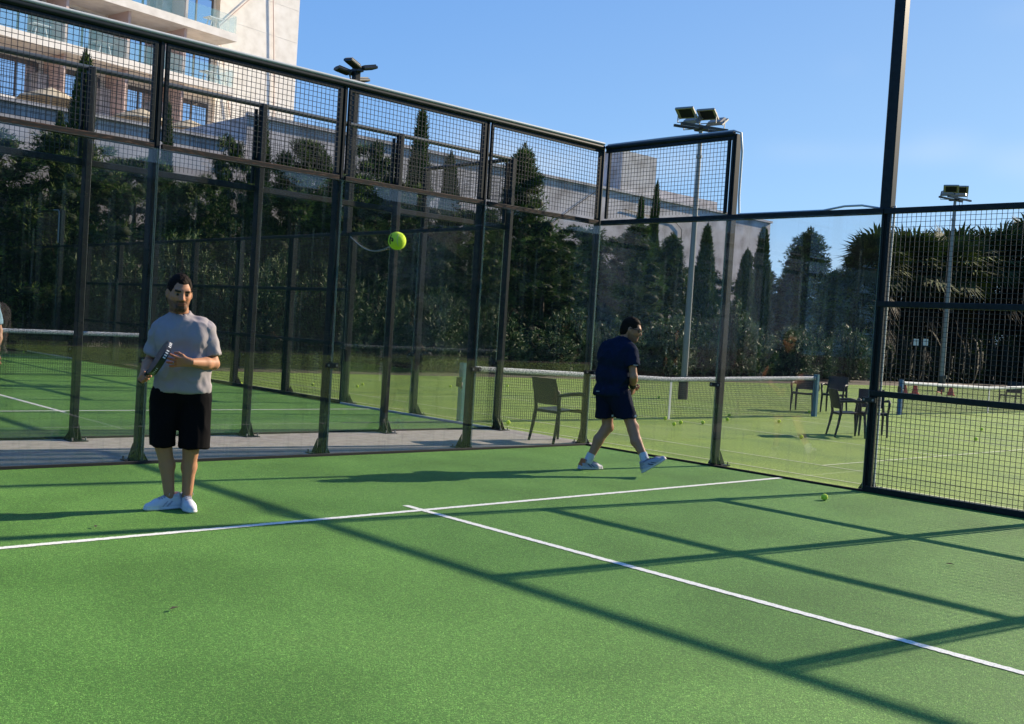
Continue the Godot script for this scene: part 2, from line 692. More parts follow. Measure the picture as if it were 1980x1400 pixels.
# ------------------------------------------------------------------ ground
const EDGE_X := 0.03
const SERVICE := 2.953

func sheet(x0: float, x1: float, z0: float, z1: float, y: float) -> MB:
	var mb := MB.new()
	mb.quad(Vector3(x0, y, z0), Vector3(x1, y, z0), Vector3(x1, y, z1), Vector3(x0, y, z1), Vector3.UP)
	return mb

# a painted line whose edges fray along the blades
func frayed(parent: Node, x0: float, x1: float, z0: float, z1: float, y: float, m: Material) -> void:
	rng.seed = int(absf(x0 * 131.0 + z0 * 977.0)) + 3
	var mb := MB.new()
	var along_x := x1 - x0 > z1 - z0
	var n := int(maxf(x1 - x0, z1 - z0) / 0.022)
	var last := []
	for i in n + 1:
		var t := float(i) / n
		var e0 := rng.randf_range(-0.006, 0.003)
		var e1 := rng.randf_range(-0.003, 0.006)
		var p := Vector3(lerpf(x0, x1, t), y, z0 + e0) if along_x else Vector3(x0 + e0, y, lerpf(z0, z1, t))
		var q := Vector3(p.x, y, z1 + e1) if along_x else Vector3(x1 + e1, y, p.z)
		if i > 0:
			mb.quad(last[0], p, q, last[1], Vector3.UP)
		last = [p, q]
	part("court_line", mb, m, parent)

func line(parent: Node, x0: float, x1: float, z0: float, z1: float, y: float, m: Material) -> void:
	part("court_line", sheet(x0, x1, z0, z1, y), m, parent)

func ground() -> void:
	setting("ground", sheet(-260, 320, -330, 120, -0.03), M.soil)
	var tennis := setting("tennis_court_turf", sheet(EDGE_X, 62.0, -14.2, 26.0, 0.0), M.turf_tennis)
	var near := setting("padel_court_turf", sheet(-10.6, EDGE_X, -0.02, 20.0, 0.004), M.turf_green)
	var far := setting("far_padel_court_turf", sheet(-10.6, EDGE_X, -21.5, -1.86, 0.004), M.turf_green)
	setting("concrete_path", sheet(-16.0, 0.30, -1.92, -0.01, 0.010), M.concrete)
	var w := 0.029
	var ly := 0.0075
	frayed(near, -10.07, -0.02, SERVICE - w, SERVICE + w, ly, M.line_white)
	frayed(near, -5.04 - w, -5.04 + w, SERVICE - 0.22, SERVICE - w, ly, M.line_white)
	frayed(near, -5.04 - w, -5.04 + w, SERVICE + w, 16.5, ly, M.line_white)
	var zs := -1.9 - 2.95
	line(far, -10.07, -0.02, zs - w, zs + w, ly, M.line_white)
	line(far, -5.0 - w, -5.0 + w, zs + w, zs + 0.2, ly, M.line_white)
	line(far, -5.0 - w, -5.0 + w, -18.4, zs - w, ly, M.line_white)
	line(far, -10.07, -0.02, -18.45 - w, -18.45 + w, ly, M.line_white)
	for x0 in [0.0, 14.1, 28.2]:
		for x in [0.57, 1.71, 8.4, 9.55]:
			line(tennis, x0 + x - 0.022, x0 + x + 0.022, -12.175, 6.775, 0.0045, M.line_worn)
		line(tennis, x0 + 5.04, x0 + 5.085, -7.225, 2.425, 0.0045, M.line_worn)
		for z in [-7.25, 2.45]:
			line(tennis, x0 + 1.733, x0 + 8.378, z - 0.022, z + 0.022, 0.0045, M.line_worn)
		for z in [-12.2, 6.8]:
			line(tennis, x0 + 0.55, x0 + 9.57, z - 0.022, z + 0.022, 0.0045, M.line_worn)

# ------------------------------------------------------------------ enclosures
const H1 := 2.912
const H2 := 3.89

# a panel of welded wires between two points on the ground line, from height y0 to y1
func wires(a: Vector3, b: Vector3, y0: float, y1: float, off: Vector3) -> MB:
	var mb := MB.new()
	var len := (b - a).length()
	var d := (b - a) / len
	var cols := int(round(len / 0.05))
	for i in range(1, cols):
		var p := a + d * (len * i / cols) + off
		mb.wire(p + Vector3(0, y0, 0), p + Vector3(0, y1, 0), 0.0022)
	var rows := int(round((y1 - y0) / 0.05))
	for i in range(1, rows):
		var y := y0 + (y1 - y0) * i / rows
		mb.wire(a + off * 1.35 + Vector3(0, y, 0), b + off * 1.35 + Vector3(0, y, 0), 0.0022)
	return mb

# dir: along the wall; out: away from the court
func wall_basis(dir: Vector3, out: Vector3) -> Basis:
	return Basis(dir, Vector3.UP, out)

func post(root: Node, at: Vector3, out: Vector3, h: float, foot := true, m: Material = null) -> void:
	var dir := Vector3.UP.cross(out)
	var b := Basis(dir, Vector3.UP, out)
	var mb := MB.new()
	var p := at + out * 0.085
	mb.bar(p + Vector3(0, h * 0.5, 0), Vector3(0.066, h, 0.104), 0.008, b)
	mb.box(at + out * 0.0225 + Vector3(0, h * 0.5, 0), Vector3(0.022, h - 0.03, 0.012), b)
	var o := part("post", mb, M.steel_green if m == null else m, root)
	if foot:
		var f := MB.new()
		f.box(p + out * 0.06 + Vector3(0, 0.012, 0), Vector3(0.18, 0.012, 0.26), b)
		for s in [-1.0, 1.0]:
			var q: Vector3 = p + dir * s * 0.032 + out * 0.055
			for e in [-0.003, 0.003]:
				f.tri(q + dir * e + Vector3(0, 0.02, 0), q + dir * e + out * 0.10 + Vector3(0, 0.02, 0), q + dir * e + Vector3(0, 0.18, 0), dir * signf(e))
			f.quad(q - dir * 0.003 + out * 0.10 + Vector3(0, 0.02, 0), q + dir * 0.003 + out * 0.10 + Vector3(0, 0.02, 0), q + dir * 0.003 + Vector3(0, 0.18, 0), q - dir * 0.003 + Vector3(0, 0.18, 0), out)
			var q2: Vector3 = p + dir * s * 0.038
			f.tri(q2 + Vector3(0, 0.02, 0) + out * 0.003, q2 + dir * s * 0.06 + Vector3(0, 0.02, 0) + out * 0.003, q2 + Vector3(0, 0.12, 0) + out * 0.003, out)
			f.tri(q2 + Vector3(0, 0.02, 0) - out * 0.003, q2 + dir * s * 0.06 + Vector3(0, 0.02, 0) - out * 0.003, q2 + Vector3(0, 0.12, 0) - out * 0.003, -out)
		part("base_plate", f, M.steel_green if m == null else m, o)
		for s in [-1.0, 1.0]:
			var bolts := MB.new()
			bolts.tube([p + out * 0.165 + dir * s * 0.07 + Vector3(0, 0.018, 0), p + out * 0.165 + dir * s * 0.07 + Vector3(0, 0.05, 0)], 0.009, 6)
			part("bolt", bolts, M.bolt, o)

func pane(root: Node, a: Vector3, b: Vector3, y0: float, y1: float, out: Vector3, streaked := false) -> void:
	var dir := (b - a).normalized()
	var len := (b - a).length() - 0.012
	var bs := Basis(dir, Vector3.UP, dir.cross(Vector3.UP))
	var mid := (a + b) * 0.5 + Vector3(0, (y0 + y1) * 0.5, 0)
	var mb := MB.new()
	# the two large faces; the edges are strips of their own, greenish as cut glass is
	var hx := dir * len * 0.5
	var hy := Vector3(0, (y1 - y0) * 0.5, 0)
	for s in [-1.0, 1.0]:
		var q: Vector3 = mid + out * 0.005 * s
		mb.quad(q - hx - hy, q + hx - hy, q + hx + hy, q - hx + hy, out * s)
	var o := part("glass_panel", mb, M.glass, root)
	var ed := MB.new()
	for s in [-1.0, 1.0]:
		ed.box(mid + hx * s * 0.9995, Vector3(0.003, y1 - y0, 0.0095), bs)
	ed.box(mid + hy * 0.9995, Vector3(len, 0.003, 0.0095), bs)
	part("glass_edge", ed, M.glass_edge, o)
	if streaked:
		var gr := MB.new()
		var q := mid + out * 0.009
		gr.quad(q - hx - hy, q + hx - hy, q + hx + hy, q - hx + hy, out)
		part("lime_streaks", gr, M.grime, o)

func clamp_pair(root: Node, at: Vector3, dir: Vector3, out: Vector3, y: float) -> void:
	var b := Basis(dir, Vector3.UP, dir.cross(Vector3.UP))
	var mb := MB.new()
	mb.box(at + Vector3(0, y, 0), Vector3(0.15, 0.05, 0.034), b)
	var o := part("clamp", mb, M.black_metal, root)
	for s in [-1.0, 1.0]:
		var bt := MB.new()
		var q: Vector3 = at + dir * s * 0.05 + Vector3(0, y, 0)
		bt.tube([q - out * 0.022, q + out * 0.022], 0.012, 10)
		part("bolt", bt, M.bolt, o)

func rail(root: Node, a: Vector3, b: Vector3, y: float, size: float, off: Vector3, m: Material, called := "rail", round_ := false) -> void:
	var mb := MB.new()
	var d := (b - a).normalized()
	if round_:
		mb.tube([a + off + Vector3(0, y, 0), b + off + Vector3(0, y, 0)], size * 0.5, 10)
	else:
		mb.bar((a + b) * 0.5 + off + Vector3(0, y, 0), Vector3(size, (b - a).length(), size * 0.75), size * 0.1, Basis(Vector3.UP.cross(d).cross(d), d, Vector3.UP.cross(d)))
	part(called, mb, m, root)

func mesh_panel(root: Node, a: Vector3, b: Vector3, y0: float, y1: float, out: Vector3, base_rail: Material) -> void:
	var d := (b - a).normalized()
	var a2 := a + d * 0.06
	var b2 := b - d * 0.06
	var w := part("wire_mesh", wires(a2, b2, y0 + 0.03, y1 - 0.02, out * 0.008), M.wire, root, "stuff")
	var fr := MB.new()
	for p in [a2, b2]:
		fr.bar(p + out * 0.03 + Vector3(0, (y0 + y1) * 0.5, 0), Vector3(0.036, y1 - y0 - 0.05, 0.036), 0.004, Basis(d, Vector3.UP, out))
	part("frame", fr, M.steel_green, w)

func own_enclosure() -> void:
	var root := thing("padel_court_enclosure", "dark green steel and glass enclosure of the near padel court, its middle rail rusty", "padel enclosure")
	var back := Vector3(0, 0, -1)
	var side := Vector3(1, 0, 0)
	# back wall: five panels of two metres
	for i in 6:
		var x := -2.0 * i - (0.0 if i < 5 else 0.07)
		if i > 0:
			post(root, Vector3(x, 0, 0), back, H2)
			if i < 5:
				clamp_pair(root, Vector3(x, 0, 0), Vector3(1, 0, 0), back, 0.96)
	for i in 5:
		var a := Vector3(-2.0 * i, 0, 0)
		var b := Vector3(-2.0 * (i + 1), 0, 0)
		pane(root, a, b, 0.035, H1 - 0.02, back, true)
		mesh_panel(root, a, b, H1 + 0.03, H2 - 0.03, back, M.rust)
		rail(root, a + Vector3(-0.04, 0, 0), b + Vector3(0.04, 0, 0), H1, 0.058, back * 0.02, M.rust, "rusty_rail")
		rail(root, a, b, H2, 0.062, back * 0.03, M.steel_green, "top_rail", true)
		rail(root, a + Vector3(-0.045, 0, 0), b + Vector3(0.045, 0, 0), H2 - 0.05, 0.04, back * 0.03, M.steel_green)
		rail(root, a, b, 0.016, 0.032, Vector3.ZERO, M.rubber, "base_strip")
	# corner
	post(root, Vector3(0.0, 0, -0.03), (back + side * 0.6).normalized(), H2)
	clamp_pair(root, Vector3(-0.035, 0, 0.0), Vector3(1, 0, 0), back, 0.96)
	clamp_pair(root, Vector3(0, 0, 0.035), Vector3(0, 0, 1), side, 0.96)
	# side wall: two glass panels, the first with mesh above it
	var zs := [0.0, 1.985, 3.919, 5.78, 7.68, 9.55]
	for i in 5:
		var a := Vector3(0, 0, zs[i])
		var b := Vector3(0, 0, zs[i + 1])
		if i < 2:
			pane(root, a, b, 0.045, H1 - 0.02, side, true)
			rail(root, a, b, H1, 0.065, side * 0.02, M.steel_green)
			rail(root, a, b, 0.014, 0.024, Vector3.ZERO, M.rust, "base_strip")
			clamp_pair(root, b, Vector3(0, 0, 1), side, 0.96)
		else:
			for e in [[0.03, 1.03], [1.03, 1.955], [1.955, H1]]:
				mesh_panel(root, a, b, e[0], e[1], side, M.steel_green)
			for y in [0.035, 1.03, 1.955]:
				rail(root, a, b, y, 0.062, side * 0.03, M.steel_green)
			rail(root, a, b, H1, 0.06, side * 0.03, M.steel_green)
		if i == 0:
			mesh_panel(root, a, b, H1 + 0.03, H2 - 0.03, side, M.steel_green)
			rail(root, a, b, H2, 0.062, side * 0.03, M.steel_green, "top_rail", true)
			rail(root, a, b, H2 - 0.05, 0.04, side * 0.03, M.steel_green)
		post(root, b, side, H2 if i == 0 else H1 + 0.03)
	# grey cable run along the rails
	var cb := MB.new()
	cb.tube([Vector3(0.07, H2 + 0.045, -0.02), Vector3(0.07, H2 + 0.05, 1.0), Vector3(0.07, H2 + 0.045, 1.95), Vector3(0.07, H2 + 0.01, 2.05), Vector3(0.10, H2 - 0.2, 2.06), Vector3(0.10, H1 + 0.25, 2.06), Vector3(0.08, H1 + 0.06, 2.09)], 0.013, 6)
	cb.tube([Vector3(-10.0, H2 + 0.046, -0.022), Vector3(-5.0, H2 + 0.043, -0.022), Vector3(0.0, H2 + 0.048, -0.022)], 0.018, 8)
	cb.tube([Vector3(0.05, H1 + 0.04, 2.1), Vector3(0.05, H1 + 0.04, 3.2), Vector3(0.05, H1 + 0.075, 3.45), Vector3(0.05, H1 + 0.075, 3.65), Vector3(0.06, H1 + 0.03, 3.9), Vector3(0.09, H1 + 0.06, 4.0), Vector3(0.10, H1 - 0.4, 3.985), Vector3(0.10, 1.2, 3.985), Vector3(0.10, 0.02, 3.985)], 0.012, 6)
	part("cable", cb, M.cable_grey, root)

func far_enclosure() -> void:
	var root := thing("padel_court_enclosure", "second padel court's glass and steel enclosure across the concrete path, behind the near back wall", "padel enclosure")
	var z0 := -1.9
	var front := Vector3(0, 0, 1)
	var side := Vector3(1, 0, 0)
	var X := 0.05
	for e in [[z0, front], [-21.4, -front]]:
		var z: float = e[0]
		var out: Vector3 = e[1]
		for i in 6:
			post(root, Vector3(X - 2.0 * i, 0, z), out, H2)
			clamp_pair(root, Vector3(X - 2.0 * i, 0, z), Vector3(1, 0, 0), out, 0.96)
		for i in 5:
			var a := Vector3(X - 2.0 * i, 0, z)
			var b := Vector3(X - 2.0 * (i + 1), 0, z)
			pane(root, a, b, 0.035, H1 - 0.02, out)
			mesh_panel(root, a, b, H1 + 0.03, H2 - 0.03, out, M.steel_green)
			rail(root, a, b, H1, 0.07, out * 0.02, M.steel_green)
			rail(root, a, b, H2, 0.06, out * 0.03, M.steel_pale, "top_rail", true)
			rail(root, a, b, 0.016, 0.034, Vector3.ZERO, M.rubber, "base_strip")
	var zs := [z0, -3.88, -5.8, -7.73, -9.7, -11.65, -13.6, -15.55, -17.5, -19.45, -21.4]
	for i in 10:
		var a := Vector3(X, 0, zs[i])
		var b := Vector3(X, 0, zs[i + 1])
		var glazed := i < 2 or i > 7
		if glazed:
			pane(root, a, b, 0.035, H1 - 0.02, side, i < 2)
			rail(root, a, b, H1, 0.06, side * 0.02, M.steel_green)
			rail(root, a, b, 0.016, 0.034, Vector3.ZERO, M.cable_grey, "base_strip")
			if i < 2:
				clamp_pair(root, b, Vector3(0, 0, 1), side, 0.96)
		else:
			for e in [[0.03, 1.03], [1.03, 1.955], [1.955, H1]]:
				mesh_panel(root, a, b, e[0], e[1], side, M.steel_green)
			for y in [0.035, 1.03, 1.955, H1]:
				rail(root, a, b, y, 0.06, side * 0.03, M.steel_green)
		if i == 0 or i == 9:
			mesh_panel(root, a, b, H1 + 0.03, H2 - 0.03, side, M.steel_green)
			rail(root, a, b, H2, 0.06, side * 0.03, M.steel_green, "top_rail", true)
		if i < 9:
			post(root, b, side, H2 if (i == 0 or i == 8) else H1 + 0.02)
	# pale cables: one sagging below the side rail, one down the far corner
	var cb := MB.new()
	var pts := []
	for i in 13:
		var t := i / 12.0
		pts.append(Vector3(X - 0.03, lerpf(H1 - 0.05, H1 - 0.22, t) - 0.16 * sin(t * PI), lerpf(-5.75, -4.55, t)))
	cb.tube(pts, 0.010, 6)
	cb.tube([Vector3(X, H2 + 0.0, -19.9), Vector3(X, H2 - 0.02, -19.52), Vector3(X, H2 - 0.12, -19.47), Vector3(X, H1 + 0.1, -19.47)], 0.022, 6)
	part("cable", cb, M.conduit_grey, root)

# ------------------------------------------------------------------ buildings
func low_building() -> void:
	var root := thing("low_building", "long low grey-rendered building with flat roof standing behind the trees", "building")
	var mb := MB.new()
	mb.box(Vector3(26.0, 4.35, -34.0), Vector3(34.2, 8.7, 16.0))
	part("wall", mb, M.render_grey, root)
	mb = MB.new()
	mb.box(Vector3(-19.0, 3.8, -31.0), Vector3(55.78, 7.6, 10.04))
	part("terrace_wall", mb, M.render_grey, root)
	mb = MB.new()
	mb.box(Vector3(26.0, 8.76, -25.98), Vector3(34.3, 0.12, 0.2))
	mb.box(Vector3(-19.1, 7.66, -25.96), Vector3(55.7, 0.12, 0.2))
	part("roof_coping", mb, M.render_grey, root)
	mb = MB.new()
	mb.box(Vector3(31.05, 9.7, -26.75), Vector3(2.7, 2.3, 1.4))
	part("rooftop_room", mb, M.render_grey, root)
	mb = MB.new()
	mb.box(Vector3(42.0, 5.35, -35.0), Vector3(9.2, 10.7, 5.0))
	part("rear_wing", mb, M.render_grey, root)
	# conduit running down the wall and a small white annexe wall seen through the trees
	mb = MB.new()
	mb.tube([Vector3(24.6, 6.4, -25.94), Vector3(27.8, 8.5, -25.94)], 0.016, 6)
	part("conduit", mb, M.lamp_dark, root)
	mb = MB.new()
	mb.tube([Vector3(30.0, 7.9, -25.94), Vector3(34.2, 7.7, -25.94), Vector3(34.7, 7.4, -25.94), Vector3(35.0, 0.1, -25.94)], 0.02, 6)
	part("conduit", mb, M.lamp_dark, root)
	for x in [13.2, 21.0]:
		mb = MB.new()
		mb.box(Vector3(x, 5.1, -25.97), Vector3(1.1, 1.0, 0.08))
		var f := part("window", mb, M.window_frame, root)
		mb = MB.new()
		mb.box(Vector3(x, 5.1, -25.94), Vector3(0.9, 0.8, 0.06))
		part("pane", mb, M.window_glass, f)

func hotel() -> void:
	var d := Vector3(0.98727541, 0, -0.15901969)
	var nn := Vector3(0.15901969, 0, 0.98727541)
	var root := thing("hotel", "cream hotel with stacked glass-fronted balconies and terracotta partitions", "hotel", Vector3(26.94, 0, -52.45), atan2(nn.x, nn.z))
	# local axes: x along the facade to the right, y up, z towards the courts
	var mb := MB.new()
	mb.box(Vector3(-3.6, 17, -6.5), Vector3(6.2, 34, 13))
	part("blank_wall", mb, M.render_cream, root)
	mb = MB.new()
	mb.box(Vector3(-23.2, 17, -6.65), Vector3(33.0, 34, 12.5))
	part("facade", mb, M.render_cream, root)
	# shallow construction joints of the blank wall
	mb = MB.new()
	for k in 9:
		mb.box(Vector3(-3.6, 9.0 + 2.1 * k, 0.004), Vector3(6.16, 0.035, 0.012))
	part("wall_joint", mb, M.render_cream, root)
	var floors := [11.15, 14.5, 17.72, 20.95, 24.2]
	for k in floors.size():
		var y: float = floors[k]
		mb = MB.new()
		mb.box(Vector3(-23.3, y + 0.22, -0.5), Vector3(32.8, 0.46, 5.24))
		var sl := part("balcony_slab", mb, M.render_cream, root)
		if k == 0:
			continue
		# glass balustrade: one pane per bay, with a return pane at the open end
		for b in 9:
			mb = MB.new()
			mb.box(Vector3(-8.75 - 3.6 * b, y + 0.97, 2.05), Vector3(3.56, 1.04, 0.016))
			part("balustrade_pane", mb, M.balcony_glass, sl)
		mb = MB.new()
		mb.box(Vector3(-6.95, y + 0.97, 1.1), Vector3(0.016, 1.04, 1.86))
		part("balustrade_pane", mb, M.balcony_glass, sl)
	for k in 4:
		var y: float = floors[k] + 0.45
		var h: float = floors[k + 1] - y - 0.01
		for b in 8:
			var x := -10.15 - 3.6 * b
			mb = MB.new()
			mb.box(Vector3(x, y + h * 0.5, 0.62), Vector3(0.16, h, 2.05))
			part("partition", mb, M.terracotta, root)
			# sliding window: frame with two panes, a dark blind box above
			var cx := x + 2.0
			mb = MB.new()
			for e in [-1.15, 0.0, 1.15]:
				mb.box(Vector3(cx + e, y + 1.25, -0.36), Vector3(0.09, 2.5, 0.1))
			mb.box(Vector3(cx, y + 2.42, -0.36), Vector3(2.21, 0.26, 0.08))
			mb.box(Vector3(cx, y + 0.05, -0.36), Vector3(2.21, 0.1, 0.09))
			var f := part("window", mb, M.window_frame, root)
			for e in [-0.575, 0.575]:
				mb = MB.new()
				mb.box(Vector3(cx + e, y + 1.19, -0.37), Vector3(1.055, 2.18, 0.02))
				part("pane", mb, M.window_glass, f)
			# rendered pier beside the next partition
			mb = MB.new()
			mb.box(Vector3(x - 0.42, y + 0.95, -0.05), Vector3(0.62, 1.9, 0.66))
			part("side_panel", mb, M.render_grey, root)
	# two thin cables down the blank wall
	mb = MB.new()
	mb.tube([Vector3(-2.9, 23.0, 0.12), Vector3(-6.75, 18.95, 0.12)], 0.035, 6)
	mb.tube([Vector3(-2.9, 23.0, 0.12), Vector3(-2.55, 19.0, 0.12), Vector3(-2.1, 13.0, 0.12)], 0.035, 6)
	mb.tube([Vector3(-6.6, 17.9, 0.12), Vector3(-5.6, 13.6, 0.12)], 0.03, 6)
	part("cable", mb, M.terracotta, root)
	# furniture on the balconies: things of their own
	var xf := root.transform
	var first: Node3D = null
	for e in [["on the right end of the top visible balcony", -8.0, 17.72], ["on the right end of the middle balcony", -8.1, 14.5], ["on the middle balcony behind the first tall mesh panel from the left", -15.0, 14.5], ["on the middle balcony nearest the left frame edge", -18.6, 14.5]]:
		var at: Vector3 = xf * Vector3(e[1], e[2] + 0.45, 1.2)
		var t := thing("balcony_table", "small white table " + e[0], "table", at, root.rotation.y, "white tables on the hotel balconies")
		if first == null:
			first = t
			mb = MB.new()
			mb.box(Vector3(0, 0.74, 0), Vector3(0.95, 0.05, 0.7))
			part("tabletop", mb, M.white_plastic, t)
			for s in [[-0.38, -0.25], [0.38, -0.25], [-0.38, 0.25], [0.38, 0.25]]:
				mb = MB.new()
				mb.tube([Vector3(s[0], 0, s[1]), Vector3(s[0] * 0.55, 0.72, s[1] * 0.7)], 0.03, 6)
				part("leg", mb, M.white_plastic, t)
		else:
			for ch in first.get_children():
				t.add_child(ch.duplicate(), true)
	var pf: Node3D = null
	for e in [["leftmost of three", -19.6, 0.0], ["middle one of three", -14.6, 0.0], ["right one, behind a cypress", -11.6, 0.1]]:
		var at: Vector3 = xf * Vector3(e[1], 9.0, 4.6)
		var t := thing("terrace_parasol", "cream parasol on the terrace below the hotel, " + e[0], "parasol", at, 0.2, "cream parasols on the hotel terrace")
		if pf == null:
			pf = t
			mb = MB.new()
			mb.lathe([Vector2(1.6, 2.25), Vector2(1.58, 2.32), Vector2(0.8, 2.66), Vector2(0.05, 2.95), Vector2(0.0, 2.97)], 8)
			mb.lathe([Vector2(0.0, 2.93), Vector2(0.8, 2.63), Vector2(1.58, 2.29), Vector2(1.6, 2.25)], 8)
			part("canopy", mb, M.parasol_cream, t)
			mb = MB.new()
			mb.tube([Vector3(0, -1.3, 0), Vector3(0, 2.9, 0)], 0.035, 8)
			part("pole", mb, M.white_plastic, t)
		else:
			for ch in pf.get_children():
				t.add_child(ch.duplicate(), true)

# ------------------------------------------------------------------ plants
func rv() -> Vector3:
	return Vector3(rng.randf_range(-1, 1), rng.randf_range(-1, 1), rng.randf_range(-1, 1))

func leaf(mb: MB, p: Vector3, d: Vector3, l: float, w: float, c: Color) -> void:
	var s := d.cross(rv()).normalized() * w
	mb.col = c
	var g := s.cross(d).normalized()
	mb.tri(p - s * 0.4, p + s * 0.4, p + d * l, g)

func lance(mb: MB, p: Vector3, d: Vector3, l: float, w: float, c: Color) -> void:
	var s := d.cross(rv()).normalized()
	var g := s.cross(d).normalized()
	mb.col = c
	var m := p + d * l * 0.5 + g * l * 0.06
	mb.tri(p, m + s * w, p + d * l, g)
	mb.tri(p, p + d * l, m - s * w, g)

func tuft(mb: MB, p: Vector3, d: Vector3, l: float, c: Color) -> void:
	for k in 3:
		leaf(mb, p + rv() * l * 0.25, (d + rv() * 0.55).normalized(), l * rng.randf_range(0.7, 1.2), l * 0.34, c * rng.randf_range(0.75, 1.25))

func green(a: Color, b: Color) -> Color:
	return a.lerp(b, rng.randf())

# slender cypress, 8 m tall and about 1.6 m wide
func cypress_crown(seed_: int, blunt: float) -> MB:
	rng.seed = seed_
	var mb := MB.new()
	var nz := FastNoiseLite.new()
	nz.seed = seed_
	nz.frequency = 0.55
	var prof := []
	for i in 13:
		var t := i / 12.0
		prof.append(Vector2(0.6 * cyp_r(t, blunt), 0.3 + 7.5 * t))
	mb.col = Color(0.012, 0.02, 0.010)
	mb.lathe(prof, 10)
	for i in 6200:
		var t := pow(rng.randf(), 1.15)
		var a := rng.randf() * TAU
		var r := cyp_r(t, blunt) * (0.80 + 0.62 * nz.get_noise_3d(cos(a) * 1.4, t * 9.0, sin(a) * 1.4) + 0.16 * rng.randf())
		var u := Vector3(cos(a), 0, sin(a))
		tuft(mb, u * r + Vector3(0, 0.25 + 7.6 * t, 0), (Vector3.UP * 1.3 + u * 0.5).normalized(), rng.randf_range(0.12, 0.22), green(Color(0.024, 0.044, 0.015), Color(0.100, 0.140, 0.042)))
	for i in 24:
		leaf(mb, Vector3(rng.randf_range(-0.05, 0.05), 7.5 + 0.5 * rng.randf(), rng.randf_range(-0.05, 0.05)), Vector3.UP, 0.3, 0.05, Color(0.03, 0.05, 0.02))
	return mb

func cyp_r(t: float, blunt: float) -> float:
	return 0.78 * minf(1.0, 0.45 + t * 3.0) * pow(maxf(1.0 - t, 0.0), blunt) + 0.03

# spreading, ragged conifer, 8 m tall and about 4 m wide
func conifer_crown(seed_: int, domed := false) -> MB:
	rng.seed = seed_
	var mb := MB.new()
	var bulge := FastNoiseLite.new()
	bulge.seed = seed_
	bulge.frequency = 0.9
	for i in 150:
		var t := pow(rng.randf(), 0.9)
		var R := 2.05 * pow(1.0 - t, 0.75) * minf(1.0, 0.55 + t * 2.0) + 0.10
		if domed:
			R = 2.0 * sqrt(maxf(0.0, 1.0 - pow(maxf(0.0, t - 0.55) / 0.47, 2.0)))
		var a := rng.randf() * TAU
		var rr := R * sqrt(rng.randf_range(0.10, 1.0)) * (0.72 + 0.85 * bulge.get_noise_3d(cos(a) * 1.3, t * 6.0, sin(a) * 1.3) + 0.28)
		var p := Vector3(cos(a) * rr, 0.7 + 7.0 * t, sin(a) * rr)
		var s := rng.randf_range(0.40, 0.80) * (1.0 - 0.45 * t)
		var out := Vector3(cos(a), 0, sin(a))
		var tone := rng.randf()
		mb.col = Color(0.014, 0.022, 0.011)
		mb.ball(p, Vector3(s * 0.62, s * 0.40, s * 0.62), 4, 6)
		for k in 64:
			var u := rv().normalized()
			tuft(mb, p + u * Vector3(s, s * 0.62, s) * rng.randf_range(0.6, 1.12), (u + out * 0.5 + Vector3.UP * 0.5).normalized(), rng.randf_range(0.10, 0.19), Color(0.024, 0.046, 0.015).lerp(Color(0.140, 0.195, 0.052), tone * tone * 0.75 + 0.25 * rng.randf()))
	for i in (0 if domed else 60):
		tuft(mb, Vector3(rng.randf_range(-0.12, 0.12), 7.3 + 0.7 * rng.randf(), rng.randf_range(-0.12, 0.12)), Vector3.UP, 0.18, Color(0.035, 0.055, 0.022))
	return mb

# oleander, 2.6 m tall and about 2.4 m wide
func oleander_crown(seed_: int) -> MB:
	rng.seed = seed_
	var mb := MB.new()
	for i in 420:
		var u := rv()
		u.y = absf(u.y)
		u = u.normalized()
		var p := u * Vector3(1.15, 2.3, 1.15) * sqrt(rng.randf_range(0.12, 1.05)) + Vector3(0, 0.2, 0)
		var axis := (u + Vector3.UP * 0.7 + rv() * 0.3).normalized()
		var tone := rng.randf()
		for k in 15:
			var d := (axis * rng.randf_range(0.2, 1.0) + rv() * 0.75).normalized()
			lance(mb, p + axis * rng.randf_range(-0.16, 0.12), d, rng.randf_range(0.12, 0.19), rng.randf_range(0.012, 0.019), Color(0.045, 0.085, 0.030).lerp(Color(0.15, 0.20, 0.088), tone * tone) * rng.randf_range(0.8, 1.2))
	return mb

# the dark tangle of stems inside an oleander
func oleander_stems(seed_: int) -> MB:
	rng.seed = seed_
	var mb := MB.new()
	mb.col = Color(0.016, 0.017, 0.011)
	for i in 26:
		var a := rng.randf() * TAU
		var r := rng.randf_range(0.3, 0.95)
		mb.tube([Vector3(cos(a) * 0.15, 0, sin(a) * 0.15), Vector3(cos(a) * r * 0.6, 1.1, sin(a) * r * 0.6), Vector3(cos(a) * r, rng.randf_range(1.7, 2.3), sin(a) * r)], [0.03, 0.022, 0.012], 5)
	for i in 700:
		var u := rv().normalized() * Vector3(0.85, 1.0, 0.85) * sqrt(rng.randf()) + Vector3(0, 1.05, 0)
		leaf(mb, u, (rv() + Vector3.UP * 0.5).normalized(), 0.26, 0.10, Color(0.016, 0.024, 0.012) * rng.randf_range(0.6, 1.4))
	return mb

